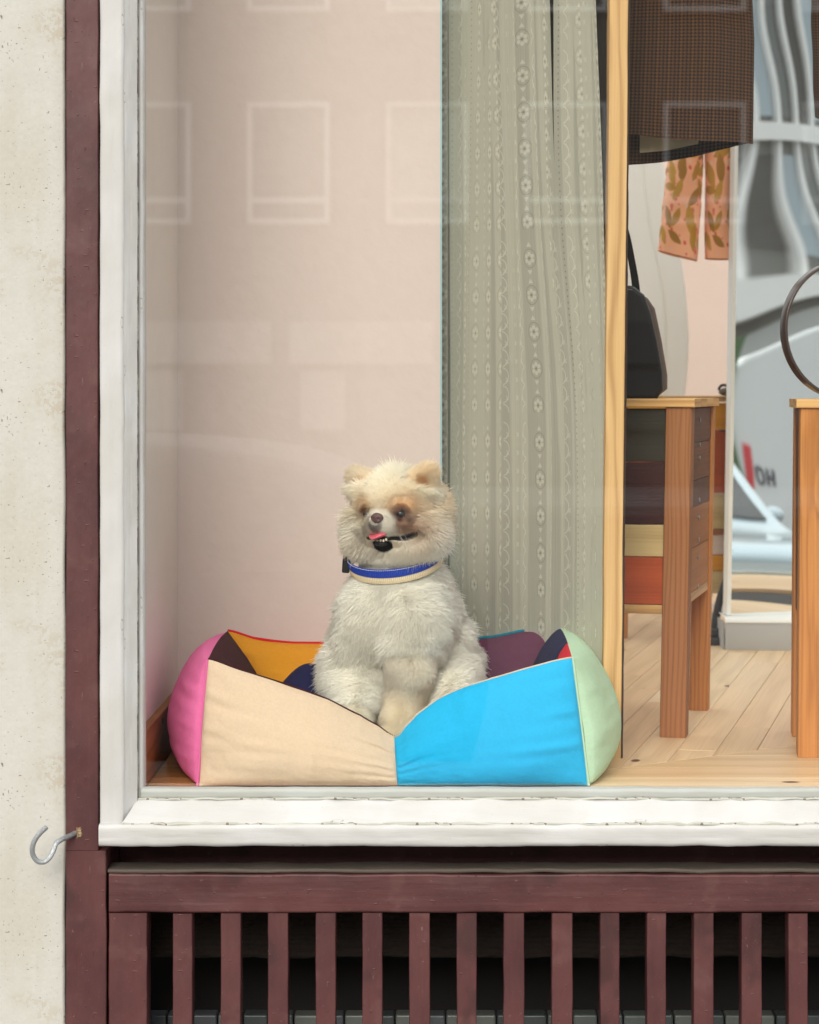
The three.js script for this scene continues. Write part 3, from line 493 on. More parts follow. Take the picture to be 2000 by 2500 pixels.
{
  const z = -2.0, c = W(1690, 900, z);
  const s = thing('patchwork_stool', 'farther stool with a yellow board on top, glimpsed between the stool and the mirror', 'stool', [c.x - 0.006, YF, z], 0);
  stool(s, 0.36, 0.3, { legM: RED, lean: 0.0, lt: 0.03, front: [[0.058, AMBER, 0.008], [0.138, RUST, 0.008], [0.078, STRAW, 0.008], [0.014, RED, 0.008], [0.042, wood(S(236, 214, 200), oakMap, oakBump), 0.008], [0.034, AMBER, 0.008], [0.05, STRAW, 0.006]], right: [[0.3, PINE]] });
  const k = thing('small_purse', 'tiny dark object lying on the yellow topped stool', 'purse', [W(1772, 968, -1.9).x, YF + HS, -1.9]);
  part('body', new THREE.SphereGeometry(0.016, 24, 16).scale(1, 0.55, 0.8).translate(0, 0.009, 0), mat([0.1, 0.075, 0.05], { roughness: 0.5 }), k);
  part('handle', new THREE.TorusGeometry(0.011, 0.003, 8, 24, Math.PI).translate(-0.004, 0.013, 0), mat([0.015, 0.015, 0.015]), k);
}
{ // black stand behind the stool
  const z = -1.76, f = W(1757, 1560, z), o = thing('black_stand', 'black metal stand with a slanting leg behind the patchwork stool', 'stand', [f.x, YF, z]);
  const blk = mat([0.02, 0.018, 0.015], { roughness: 0.5 });
  part('leg', tube([V(-0.012, 0.03, 0), V(0.0, 0.09, 0.0), V(0.028, 0.17, 0), V(0.075, 0.3, 0)], 0.0085, 40, 10), blk, o);
  part('foot', [box(-0.03, 0.016, 0.0, 0.016, -0.05, 0.05, 0.004), box(-0.02, 0.012, 0.0165, 0.034, -0.03, 0.03, 0.004)], blk, o);
}
// ---------------------------------------------------------------- bags
{
  const z = -0.6, k = K * (DIST - z) / DIST, base = W(1540, 960, z), o = thing('leather_bag', 'black glossy leather handbag with brown gusset on the patchwork stool', 'bag', [base.x, YF + HS, z]);
  const q = (px, p) => [(px - 1540) * k, (960 - p) * k];
  const gl = mat([0.01, 0.008, 0.007], { roughness: 0.3, specularIntensity: 0.55 }), gus = mat([0.13, 0.088, 0.068], { roughness: 0.4, bumpMap: weaveBump, bumpScale: 0.0004 });
  const outline = [q(1490, 955), q(1590, 955), q(1600, 940), q(1598, 900), q(1586, 830), q(1570, 760), q(1556, 722), q(1535, 705), q(1490, 700)];
  const s = new THREE.Shape(); s.moveTo(...outline[0]); outline.slice(1).forEach((p) => s.lineTo(...p));
  const front = new THREE.ExtrudeGeometry(s, { depth: 0.02, bevelThickness: 0.012, bevelSize: 0.008, bevelSegments: 5 }); part('front_panel', front.translate(0, 0.003, 0.03), gl, o);
  const g2 = new THREE.Shape([q(1490, 950), q(1604, 950), q(1622, 935), q(1622, 905), q(1608, 820), q(1592, 745), q(1576, 722), q(1540, 700), q(1490, 700)].map((p) => new THREE.Vector2(...p)));
  part('gusset', new THREE.ExtrudeGeometry(g2, { depth: 0.05, bevelThickness: 0.008, bevelSize: 0.004, bevelSegments: 4 }).translate(0, 0.001, -0.04), gus, o);
  const strap = grid(60, 1, (u, v) => { const p = new THREE.CatmullRomCurve3([q(1552, 722), q(1548, 680), q(1538, 620), q(1526, 560), q(1505, 500), q(1470, 480)].map(([a, b]) => V(a, b, 0.02))).getPoint(u); return [p.x + (v - 0.5) * 0.012 * (1 - 0.4 * u), p.y, p.z + 0.012 * v]; });
  part('strap', strap, mat([0.012, 0.01, 0.009], { roughness: 0.3, side: THREE.DoubleSide }), o);
}
{
  const z = -0.3, k = K * (DIST - z) / DIST, R = 163 * k, o = thing('hoop_handle_bag', 'thin round brown leather hoop handle standing on the right stool', 'bag', [W(2056, 950, z).x, YF + HS, z]);
  const band = mat([0.05, 0.03, 0.022], { roughness: 0.28, clearcoat: 0.4, side: THREE.DoubleSide });
  const hoop = (r, w) => { const s = [[r - 0.0025, -w], [r - 0.001, -w - 0.001], [r + 0.001, -w - 0.001], [r + 0.0025, -w], [r + 0.0025, w], [r + 0.001, w + 0.001], [r - 0.001, w + 0.001], [r - 0.0025, w], [r - 0.0025, -w]].map((p) => new THREE.Vector2(...p)); return new THREE.LatheGeometry(s, 96).rotateX(Math.PI / 2); };
  part('hoop', hoop(R, 0.007).rotateY(0.38).translate(0, R + 0.004, 0), band, o);
  part('hoop', hoop(R, 0.003).rotateY(0.38).translate(0.002, R + 0.004, -0.022), band, o);
}
// ---------------------------------------------------------------- garments
const tweed = tex(512, 512, 0.072, 0.072, (u, v) => {
  const n = 12, x = u * n, y = v * n, i = Math.floor(x), j = Math.floor(y), fx = x - i, fy = y - j;
  const a = fx < 0.5, b = fy < 0.5, diag = ((fx * 4 + fy * 4) % 2 + 2) % 2 < 1;
  let k = a && b ? 1 : !a && !b ? 0 : diag ? 1 : 0;
  const band = j % 4 === 1 ? S(12, 15, 18) : S(24, 14, 10), warm = i % 3 === 1 ? S(158, 104, 54) : S(140, 92, 50);
  const c = mix3(band, warm, k);
  return c.map((q) => q * (0.7 + 0.6 * tnoise(u * 256, v * 256, 256, 256, 3)));
});
const tweedM = mat([0.52, 0.52, 0.52], { map: tweed, roughness: 0.95, side: THREE.DoubleSide, bumpMap: weaveBump, bumpScale: 0.0006, sheen: 0.3 });
{
  const z = -0.42, o = thing('tweed_skirt', 'brown houndstooth tweed skirt hanging above the stool with its cream lining showing', 'skirt', [W(1690, 0, z).x, 1.7, z]), p0 = o.position, top = 2.25;
  const sheet = (L, R, hem, dz, bow, nm, m, uo) => {
    const g = grid(90, 70, (u, v) => {
      const h = hem(u), y = mix(h, top, v), t = (y - 1.7) / 0.55, xl = mix(L[0], L[1], clamp((y - 1.75) / 0.22)), xr = mix(R[0], R[1], clamp((y - 1.75) / 0.22));
      const e = Math.sin(Math.PI * u), fold = 0.004 * Math.sin(u * 11 + 0.5 + v) * (1 - v * 0.5) + 0.003 * noise3(u * 6, v * 3, dz * 90);
      return [mix(xl, xr, u) - p0.x - 0.05 * Math.max(0, t) * (u - 0.5), y - p0.y, dz + bow * Math.pow(e, 0.7) + fold];
    }, (u, v) => [u * 0.22 + uo, v * 0.5 + hem(u) * 0.5]);
    return part(nm, g, m, o);
  };
  const x = (px) => W(px, 0, z).x, y = (p, zz = z) => W(0, p, zz).y;
  sheet([x(1490), x(1490)], [x(1841), x(1862)], curve([[0, y(328)], [0.3, y(342)], [0.6, y(352)], [0.9, y(350)], [1, y(352)]]), 0, 0.045, 'front', tweedM, 0);
  sheet([x(1490), x(1490)], [x(1840), x(1860)], curve([[0, y(408, -0.45)], [0.3, y(398, -0.45)], [0.6, y(382, -0.45)], [0.85, y(362, -0.45)], [1, y(352, -0.45)]]), -0.004, -0.03, 'back', tweedM, 0.13);
  const lin = grid(40, 8, (u, v) => { const px = mix(1563, 1706, u), b = curve([[0, 372], [0.4, 367], [0.75, 358], [1, 351]])(u), pp = W(px, mix(b, 325, v), -0.425); return [pp.x - p0.x, pp.y - p0.y, -0.012 + 0.002 * Math.sin(u * 9)]; });
  part('lining', lin, cloth(206, 190, 156), o);
  part('waistband', box(x(1500) - p0.x, x(1855) - p0.x, top - p0.y, top - p0.y + 0.05, -0.03, 0.045, 0.01), tweedM, o);
}
{
  const z = -0.52, o = thing('tweed_jacket', 'edge of a dark tweed garment hanging at the right edge of the window', 'garment', [W(2040, 0, z).x, 1.75, z]), p0 = o.position;
  part('sleeve', grid(30, 30, (u, v) => { const a = u * Math.PI * 2, y = mix(W(0, 285, z).y + 0.006 * Math.sin(a * 2), 2.3, v), r = 0.034 + 0.012 * v; return [r * Math.cos(a) + 0.002 * noise3(u * 9, v * 9, 1) + 0.0 * v, y - p0.y, 0.025 * Math.sin(a)]; }, (u, v) => [u * 0.2, v * 0.6]), tweedM, o);
}
{
  const z = -1.75, k = K * (DIST - z) / DIST, o = thing('patterned_shorts', 'pink shorts with olive leaf print hanging beneath the tweed skirt', 'shorts', [W(1705, 500, z).x, W(1705, 500, z).y, z]);
  const c = document.createElement('canvas'); c.width = 512; c.height = 512; const x = c.getContext('2d');
  x.fillStyle = 'rgb(255,184,140)'; x.fillRect(0, 0, 512, 512);
  for (let i = 0; i < 260; i++) { x.fillStyle = ['rgb(246,188,160)', 'rgb(226,92,90)', 'rgb(240,206,176)', 'rgb(224,120,100)'][Math.floor(hash(i, 5) * 4)]; x.beginPath(); x.arc(hash(i, 1) * 512, hash(i, 2) * 512, 3 + 7 * hash(i, 3), 0, 7); x.fill(); }
  for (let i = 0; i < 42; i++) {
    const cx = (i % 7) * 74 + 40 * hash(i, 8), cy = Math.floor(i / 7) * 86 + 40 * hash(i, 9), r = 40 + 20 * hash(i, 10); x.save(); x.translate(cx, cy); x.rotate(hash(i, 11) * 6.3);
    x.fillStyle = ['rgb(190,138,48)', 'rgb(168,118,42)', 'rgb(200,150,60)'][i % 3]; x.beginPath(); x.moveTo(0, r); x.quadraticCurveTo(r * 0.8, 0, 0, -r); x.quadraticCurveTo(-r * 0.8, 0, 0, r); x.fill(); x.restore();
  }
  const t = new THREE.CanvasTexture(c); t.colorSpace = THREE.SRGBColorSpace; t.wrapS = t.wrapT = THREE.RepeatWrapping; t.repeat.set(2.7, 2.7);
  const m = mat([1, 1, 1], { map: t, roughness: 0.9, side: THREE.DoubleSide });
  const X = (px) => (px - 1705) * k, Y = (p) => (500 - p) * k;
  const leg = (tl, tr, bl, br, by0, by1) => grid(40, 36, (u, v) => {
    const a = u * Math.PI * 2, l = mix(bl, tl, v), r = mix(br, tr, v), c2 = (l + r) / 2, h = (r - l) / 2, s = 0.5 + 0.5 * Math.cos(a);
    return [X(c2 + h * Math.cos(a)) + 0.002 * noise3(u * 12, v * 5, l), mix(Y(mix(by0, by1, s)), Y(300), v), 0.035 * Math.sin(a) + 0.006 * Math.sin(u * 17 + v * 4)];
  }, (u, v) => [u * 0.42, v * 0.36]);
  part('leg', leg(1640, 1722, 1607, 1703, 612, 638), m, o);
  part('leg', leg(1722, 1806, 1720, 1806, 632, 634), m, o);
  part('waistband', box(X(1638), X(1808), Y(300) - 0.001, Y(262), -0.034, 0.034, 0.012), m, o);
}
{ // rail and cords that carry the garments, above the picture
  const o = thing('clothes_rail', 'steel clothes rail hung from the ceiling above the display', 'rail', [0.45, 2.55, -0.45]);
  part('bar', new THREE.CylinderGeometry(0.011, 0.011, 1.1, 16).rotateZ(Math.PI / 2).translate(0.1, 0, 0), steel, o);
  for (const x of [-0.35, 0.55]) part('hanger_rod', new THREE.CylinderGeometry(0.004, 0.004, 0.65, 8).translate(x, 0.33, 0), steel, o);
  for (const x of [-0.18, 0.0]) part('cord', new THREE.CylinderGeometry(0.0015, 0.0015, 0.25, 6).translate(x, -0.13, 0), mat([0.05, 0.05, 0.05]), o);
}
// ---------------------------------------------------------------- white wavy panel and the tall mirror
{
  const z = -2.8, k = K * (DIST - z) / DIST, o = thing('wavy_panel', 'white panel with a curving right edge behind the hanging shorts', 'panel', [W(1600, 0, z).x, YF, z]);
  const X = (px) => (px - 1600) * k, Y = (p) => EYE - (p - 950) * k - YF;
  const edge = curve([[0, 1560], [300, 1590], [470, 1628], [600, 1652], [700, 1668], [800, 1676], [880, 1676], [960, 1668], [1200, 1650], [1480, 1640]]);
  const pts = [[X(1400), 0], [X(edge(1480)), 0]]; for (let p = 1440; p >= -200; p -= 20) pts.push([X(edge(p)), Y(p)]); pts.push([X(1400), Y(-200)]);
  part('board', prism(pts, 0.05, 0.004), whiteWall, o);
  const groove = curve([[0, 1580], [420, 1588], [560, 1606], [700, 1634], [800, 1640], [1000, 1638]]);
  const g = []; for (let p = 0; p <= 1000; p += 25) g.push(V(X(groove(p) - 22), Y(p), 0.052));
  part('moulding', tube(g, 0.0022, 90, 8), whiteWall, o);
}
{
  const z = -1.68, lean = 0.004, b = W(1783, 1505, z), o = thing('tall_mirror', 'tall mirror in a thin white frame standing on a pale base and reflecting the street', 'mirror', [b.x, YF + 0.067, z], 0.2);
  const hgt = 1.75, wid = 0.62, sil = mat([0.9, 0.92, 0.91], { metalness: 1, roughness: 0.01 });
  const face = grid(120, 260, (u, v) => { const x = u * wid, y = v * hgt; return [x, y, 0.0008 * Math.sin(y * 7.2 + 0.9 + x * 4) + 0.0004 * Math.sin(x * 13 + y * 5.2) + 0.0002 * Math.sin(y * 15 - x * 9)]; });
  const add = (n, g, m) => part(n, g.rotateX(-lean).rotateZ(-0.018), m, o);
  add('glass', face, sil);
  add('backing_board', box(-0.002, wid, 0, hgt, -0.022, -0.003), darkGap);
  const wm = mat(S(238, 238, 230), { roughness: 0.4 });
  const pl = thing('mirror_base', 'low grey base with a white top edge under the tall mirror', 'base', [b.x - 0.016, YF, -1.64]), wav = (x) => 0.012 * Math.sin(x * 9 + 0.6) + 0.01 * Math.sin(x * 4);
  part('front', grid(80, 6, (u, v) => { const x = u * 0.8; return [x, v * 0.056, wav(x) - 0.008 * v * v - (1 - v) * 0.004]; }), mat([0.42, 0.42, 0.4], { roughness: 0.6 }), pl);
  part('top_edge', [grid(80, 8, (u, v) => { const x = u * 0.8, t = v * Math.PI / 2; return [x, 0.056 + 0.01 * Math.sin(t), wav(x) - 0.006 - 0.012 * (1 - Math.cos(t))]; }), grid(80, 2, (u, v) => { const x = u * 0.8; return [x, 0.066, mix(wav(x) - 0.018, -0.3, v)]; })], whiteWall, pl);
  part('side', box(-0.002, 0.001, 0, 0.056, -0.3, -0.012), mat([0.42, 0.42, 0.4]), pl);
  add('frame_side', box(-0.009, 0, 0, hgt, -0.022, 0.006, 0.0015), wm); add('frame_side', box(wid, wid + 0.009, 0, hgt, -0.022, 0.006, 0.0015), wm);
  add('frame_top', box(-0.009, wid + 0.009, hgt + 0.0005, hgt + 0.0095, -0.022, 0.006, 0.0015), wm);
}
// ---------------------------------------------------------------- pet bed
const BED = V(-0.065, YF, -0.23), bedFloor = 0.052;
{
  const o = thing('pet_bed', 'puffy rectangular pet bed sewn from panels of many colours with the dog in it', 'pet bed', BED.toArray());
  const FLt = W(508, 1610, -0.085), FRt = W(1397, 1606, -0.085), BLt = W(556, 1541, -0.41), BRt = W(1364, 1530, -0.41);
  const FLb = V(W(484, 0, -0.04).x, YF + 0.001, -0.042), FRb = V(W(1436, 0, -0.04).x, YF + 0.001, -0.042), BLb = V(FLb.x - 0.012, YF + 0.001, -0.44), BRb = V(FRb.x + 0.01, YF + 0.001, -0.44);
  const C = {
    cream: cloth(232, 206, 176), cyan: cloth(38, 184, 236), pink: cloth(244, 122, 178), mint: cloth(192, 222, 188), amber: cloth(224, 150, 34), maroon: cloth(66, 24, 28),
    navy: cloth(28, 28, 70), plum: cloth(98, 50, 74), red: cloth(216, 26, 46), teal: cloth(0, 124, 146),
  };
  const dip = curve([[508, 1610], [600, 1640], [700, 1671], [800, 1708], [880, 1749], [925, 1776], [958, 1798], [972, 1797], [990, 1776], [1020, 1745], [1070, 1708], [1130, 1680], [1200, 1657], [1300, 1628], [1397, 1606]]);
  const ridgeF = (s) => { const px = mix(508, 1397, s), p = W(px, dip(px), -0.085); p.z += 0.006 * Math.sin(s * 9); return p; };
  const sagB = curve([[0, 0], [0.08, 0.012], [0.2, 0.021], [0.4, 0.024], [0.6, 0.024], [0.8, 0.017], [0.93, 0.004], [1, 0]]);
  const ridgeB = (s) => { const p = BLt.clone().lerp(BRt, s); p.y -= sagB(s); p.z += 0.006 * Math.sin(s * 14) - 0.015 * Math.sin(Math.PI * s); return p; };
  const ridgeL = (s) => { const p = FLt.clone().lerp(BLt, s); p.y += 0.006 * Math.sin(Math.PI * s); return p; };
  const ridgeR = (s) => { const p = FRt.clone().lerp(BRt, s); p.y += 0.008 * Math.sin(Math.PI * s); return p; };
  const onL = (a, b) => (s) => a.clone().lerp(b, s);
  // one sewn panel between a bottom line and the ridge; s0..s1 along the side; puffed along n; wrinkles run into the seams
  const panel = (name, m, bottom, ridge, s0, s1, n, amt, { e0 = 0.3, e1 = 0.3, pv = 0.62, pk = 0.9, wr = 0.0042, sd = 1, nu = 110, nv = 60, label } = {}) => {
    const g = grid(nu, nv, (u, v) => {
      const s = mix(s0, s1, u), b = bottom(s), t = ridge(s), p = b.lerp(t, v);
      const cu = Math.pow(Math.max(0, Math.sin(Math.PI * u)), 0.5), cv = Math.pow(Math.max(0, Math.sin(Math.PI * Math.pow(v, pk))), pv);
      const eu = mix(u < 0.5 ? e0 : e1, 1, cu);
      let f = amt * cv * eu;
      const near = Math.exp(-Math.min(u, 1 - u) * 9) + 0.75 * Math.exp(-(1 - v) * 7) + 0.5 * Math.exp(-v * 6);
      const wl = noise3(v * 15 + sd * 7, u * 3.2, sd) * Math.exp(-Math.min(u, 1 - u) * 7) + noise3(u * 13 + sd * 5, v * 2.6, sd + 9) * (0.8 * Math.exp(-(1 - v) * 6) + 0.7 * Math.exp(-v * 5));
      f += cv * cu * wr * 2.2 * wl + cv * 0.0045 * noise3(u * 3.1 + sd, v * 2.2 - u * 2, sd * 3) + cv * cu * 0.0016 * noise3(u * 34 + v * 9, v * 26, sd) * near;
      p.addScaledVector(n, f); p.y += 0.15 * Math.max(0, wr) * noise3(u * 9, 3, sd) * v;
      return [p.x - o.position.x, p.y - o.position.y, p.z - o.position.z];
    }, (u, v) => [mix(s0, s1, u) * 0.5, v * 0.17]);
    return tag(part(name, g, m, o), label);
  };
  const seam = (name, f, r, m, n = 160) => { const pts = []; for (let i = 0; i <= n; i++) pts.push(f(i / n).sub(o.position)); return part(name, tube(pts, r, n, 7), m, o); };
  const mid = (963 - 508) / (1397 - 508), F = V(0, 0, 1), L = V(-1, 0, 0), Rr = V(1, 0, 0), B = V(0, 0, -1);
  const up = V(0, bedFloor, 0);
  panel('outer_panel', C.cream, onL(FLb, FRb), ridgeF, 0, mid, F, 0.034, { e0: 0, e1: 0.45, pv: 0.5, sd: 1, label: 'cream front panel' });
  panel('outer_panel', C.cyan, onL(FLb, FRb), ridgeF, mid, 1, F, 0.034, { e0: 0.45, e1: 0, pv: 0.5, sd: 2, label: 'bright cyan front panel' });
  panel('outer_panel', C.pink, onL(FLb, BLb), ridgeL, 0, 1, L, 0.062, { e0: 0, e1: 0, sd: 3, pk: 0.8, pv: 0.42, wr: 0.004, label: 'pink end panel' });
  panel('outer_panel', C.mint, onL(FRb, BRb), ridgeR, 0, 1, Rr, 0.062, { e0: 0, e1: 0, sd: 4, pk: 0.8, pv: 0.42, wr: 0.004, label: 'mint green end panel' });
  panel('outer_panel', C.red, onL(BLb, BRb), ridgeB, 0, 0.5, B, 0.04, { e0: 0, pv: 0.38, sd: 5, label: 'red back panel' });
  panel('outer_panel', C.teal, onL(BLb, BRb), ridgeB, 0.5, 1, B, 0.04, { e1: 0, pv: 0.38, sd: 6, label: 'teal back panel' });
  const inset = (a, d) => a.clone().add(d);
  const fl = inset(FLb, V(0.05, bedFloor, -0.05)), fr = inset(FRb, V(-0.05, bedFloor, -0.05)), bl = inset(BLb, V(0.06, bedFloor, 0.07)), br = inset(BRb, V(-0.06, bedFloor, 0.07));
  panel('inner_panel', C.maroon, onL(fl, fr), ridgeF, 0, mid, B, 0.02, { e0: 0.2, sd: 7, label: 'maroon inside of the front panel' });
  panel('inner_panel', C.cream, onL(fl, fr), ridgeF, mid, 1, B, 0.02, { e1: 0.2, sd: 8, label: 'cream inside of the front panel' });
  panel('inner_panel', C.maroon, onL(fl, bl), ridgeL, 0, 1, Rr, 0.035, { e0: 0.1, e1: 0.1, sd: 9, label: 'dark maroon inside of the pink end' });
  panel('inner_panel', C.red, onL(fr, br), ridgeR, 0, 0.3, L, 0.02, { e0: 0.1, e1: 0.9, sd: 10, label: 'red inside corner' });
  panel('inner_panel', C.navy, onL(fr, br), ridgeR, 0.3, 1, L, 0.034, { e0: 0.5, e1: 0.1, sd: 11, label: 'navy inside of the mint end' });
  panel('inner_panel', C.amber, onL(bl, br), ridgeB, 0, 0.5, F, 0.045, { e0: 0.1, e1: 0.8, pv: 0.36, sd: 12, label: 'amber inside of the back' });
  panel('inner_panel', C.plum, onL(bl, br), ridgeB, 0.5, 1, F, 0.045, { e0: 0.8, e1: 0.1, pv: 0.36, sd: 13, label: 'plum inside of the back' });
  seam('piping', (t) => ridgeF(mix(0, mid, t)).add(V(0, 0.0006, -0.001)), 0.0015, C.maroon); seam('piping', (t) => ridgeF(mix(mid, 1, t)).add(V(0, 0.0006, -0.001)), 0.0014, C.cream);
  for (const [a, b, m, dx] of [[FLb, FLt, C.pink, -1], [FRb, FRt, C.mint, 1]]) seam('piping', (t) => a.clone().lerp(b, t).add(V(dx * 0.001, 0, 0.001)), 0.0021, m, 40);
  seam('piping', (t) => ridgeB(mix(0, 0.5, t)).add(V(0, 0.001, 0)), 0.0022, C.red); seam('piping', (t) => ridgeB(mix(0.5, 1, t)).add(V(0, 0.0012, 0)), 0.0024, C.teal);
  const cush = (name, m, x0, x1, sd, label) => tag(part(name, grid(60, 60, (u, v) => {
    const z = mix(-0.43, -0.05, v), xl = mix(bl.x, fl.x, v) - 0.03, xr = mix(br.x, fr.x, v) + 0.03, s = mix(x0, x1, u), x = mix(xl, xr, s);
    const e = Math.pow(Math.sin(Math.PI * clamp(s, 0.0, 1)) * Math.sin(Math.PI * v), 0.35), y = 0.03 + 0.033 * e + (sd === 20 ? 0.082 * Math.exp(-Math.pow((s - 0.24) / 0.13, 2) - Math.pow((v - 0.4) / 0.22, 2)) : 0.082 * Math.exp(-Math.pow((s - 0.24) / 0.13, 2) - Math.pow((v - 0.4) / 0.22, 2))) - 0.006 * Math.exp(-Math.pow((s - 0.5) * 30, 2)) + 0.004 * noise3(x * 18, z * 18, sd);
    return [x - o.position.x, y, z - o.position.z];
  }, (u, v) => [mix(x0, x1, u) * 0.5, v * 0.38]), m, o), label);
  cush('bottom_cushion', C.navy, 0, 0.36, 20, 'navy part of the bottom cushion'); cush('bottom_cushion', C.maroon, 0.36, 1, 21, 'maroon part of the bottom cushion');
}
// ---------------------------------------------------------------- dog
{
  const HC = W(974, 1276, -0.2), yaw = -0.46, pit = -0.02;
  const f = V(Math.sin(yaw) * Math.cos(pit), Math.sin(pit), Math.cos(yaw) * Math.cos(pit)), r = V(Math.cos(yaw), 0, -Math.sin(yaw)), u = f.clone().cross(r).normalize();
  const H = (a, b, c0) => { const c = c0 > 0.045 ? 0.045 + (c0 - 0.045) * 0.6 : c0; return HC.clone().addScaledVector(r, a).addScaledVector(u, b).addScaledVector(f, c); };
  const dog = thing('pomeranian_dog', 'fluffy white and cream pomeranian sitting in the pet bed with its mouth open', 'dog', [W(985, 0, -0.25).x, YF + bedFloor, -0.25]), base = dog.position;
  // joints
  const bones = [];                                  // [ax, ay, az, bx, by, bz, ra, rb, blend]
  const bone = (a, b, ra, rb, k = 0.02) => bones.push([a.x, a.y, a.z, b.x, b.y, b.z, ra, rb, k]);
  const J = (px, p, z) => W(px, p, z), fl = YF + bedFloor;
  bone(J(990, 1665, -0.315), J(980, 1555, -0.25), 0.08, 0.072, 0.03);
  bone(J(980, 1560, -0.25), J(972, 1452, -0.215), 0.074, 0.056, 0.03);
  bone(J(972, 1452, -0.215), J(972, 1330, -0.208), 0.054, 0.044, 0.025);
  bone(J(902, 1640, -0.25), J(884, 1700, -0.19), 0.041, 0.03, 0.03);                  // thigh, then foot on the cushion
  bone(J(884, 1700, -0.19), V(J(868, 0, -0.14).x, fl + 0.022, -0.14), 0.03, 0.02, 0.02);
  bone(J(1074, 1625, -0.255), J(1094, 1700, -0.2), 0.046, 0.033, 0.03);
  bone(J(1100, 1700, -0.19), V(J(1100, 0, -0.15).x, fl + 0.022, -0.15), 0.03, 0.02, 0.02);
  const sh = J(1008, 1520, -0.172), el = J(1003, 1640, -0.142), wr = J(985, 1725, -0.14), pw = V(J(974, 0, -0.118).x, fl + 0.02, -0.118);
  bone(sh, el, 0.04, 0.0235, 0.022); bone(el, wr, 0.0235, 0.0185, 0.01); bone(wr, pw, 0.0185, 0.0215, 0.01);
  bone(J(915, 1520, -0.2), J(862, 1640, -0.215), 0.036, 0.026, 0.03); bone(J(862, 1640, -0.215), V(J(852, 0, -0.17).x, fl + 0.02, -0.17), 0.026, 0.02, 0.012);
  for (const t of [-0.0115, 0, 0.0115]) bone(V(pw.x + t, fl + 0.012, pw.z + 0.008), V(pw.x + t * 1.15, fl + 0.01, pw.z + 0.018), 0.0085, 0.0075, 0.005);   // toes
  bone(J(1050, 1680, -0.34), J(1065, 1600, -0.36), 0.035, 0.03, 0.02);                // tail root, curled up behind
  bone(H(0, 0.004, -0.004), H(0, 0.01, 0.008), 0.054, 0.0515, 0.02);                    // skull
  bone(H(-0.032, -0.018, 0.01), H(-0.026, -0.02, 0.024), 0.03, 0.024, 0.015); bone(H(0.032, -0.018, 0.01), H(0.026, -0.02, 0.024), 0.03, 0.024, 0.015);
  bone(H(0, 0.004, 0.038), H(0, 0.004, 0.07), 0.0225, 0.0155, 0.012);                  // muzzle
  bone(H(-0.019, -0.004, 0.045), H(-0.013, -0.004, 0.062), 0.0145, 0.0115, 0.01); bone(H(0.019, -0.004, 0.045), H(0.013, -0.004, 0.062), 0.0145, 0.0115, 0.01);
  bone(H(-0.01, -0.001, 0.056), H(-0.006, -0.002, 0.07), 0.0115, 0.01, 0.006); bone(H(0.01, -0.001, 0.056), H(0.006, -0.002, 0.07), 0.0115, 0.01, 0.006);
  bone(H(0, -0.024, 0.034), H(0, -0.0255, 0.058), 0.016, 0.0085, 0.01);                 // lower jaw
  const ears = [[H(-0.04, 0.044, 0.008), H(-0.062, 0.066, 0.012), H(-0.05, 0.054, 0.022)], [H(0.034, 0.05, 0.006), H(0.054, 0.074, 0.01), H(0.048, 0.06, 0.022)]];
  for (const [a, b] of ears) bone(a, b, 0.0215, 0.0085, 0.012);
  // mouth line in the head's own axes: left corner, under the nose, right corner far back on the cheek
  const lipPts = [[-0.022, -0.017, 0.052], [-0.016, -0.0155, 0.062], [-0.008, -0.014, 0.071], [0.004, -0.0142, 0.073], [0.015, -0.0165, 0.066], [0.027, -0.0175, 0.055], [0.0385, -0.0155, 0.0465], [0.0465, -0.0118, 0.039]].map((q) => H(...q));
  const lipIn = lipPts.map((q) => q.clone().addScaledVector(q.clone().sub(H(0, -0.01, 0.015)).normalize(), -0.0015)), lipR = [0.0012, 0.0018, 0.005, 0.0056, 0.0038, 0.0028, 0.002, 0.001];
  function lipDist(p) { let d = 1; for (let i = 0; i < lipPts.length - 1; i++) d = Math.min(d, seg([p.x, p.y, p.z], [lipPts[i].x, lipPts[i].y, lipPts[i].z, lipPts[i + 1].x, lipPts[i + 1].y, lipPts[i + 1].z, 0, 0])); return d; }

  const seg = (p, b) => { const [ax, ay, az, bx, by, bz, ra, rb] = b, dx = bx - ax, dy = by - ay, dz = bz - az, px = p[0] - ax, py_ = p[1] - ay, pz = p[2] - az, t = clamp((px * dx + py_ * dy + pz * dz) / (dx * dx + dy * dy + dz * dz)); return Math.hypot(px - dx * t, py_ - dy * t, pz - dz * t) - mix(ra, rb, t); };
  const eyeAt = [H(-0.0255, 0.0165, 0.0445), H(0.0255, 0.0165, 0.0445)];
  const sdf = (x, y, z) => {
    const p = [x, y, z]; let d = 1e3;
    for (const b of bones) { const q = seg(p, b), k = b[8]; if (q > d + k) continue; const h = clamp(0.5 + 0.5 * (d - q) / k); d = mix(d, q, h) - k * h * (1 - h); }
    for (const e of eyeAt) { const q = Math.hypot(x - e.x, y - e.y, z - e.z) - 0.006, k = 0.005, h = clamp(0.5 - 0.5 * (d + q) / k); d = mix(d, -q, h) + k * h * (1 - h); }   // eye sockets
    for (let i = 0; i < lipPts.length - 1; i++) { const A0 = lipIn[i], B0 = lipIn[i + 1], q = seg(p, [A0.x, A0.y, A0.z, B0.x, B0.y, B0.z, lipR[i], lipR[i + 1]]), k = 0.002; if (d + q > 0.02) continue; const h = clamp(0.5 - 0.5 * (d + q) / k); d = mix(d, -q, h) + k * h * (1 - h); }
    return d;
  };
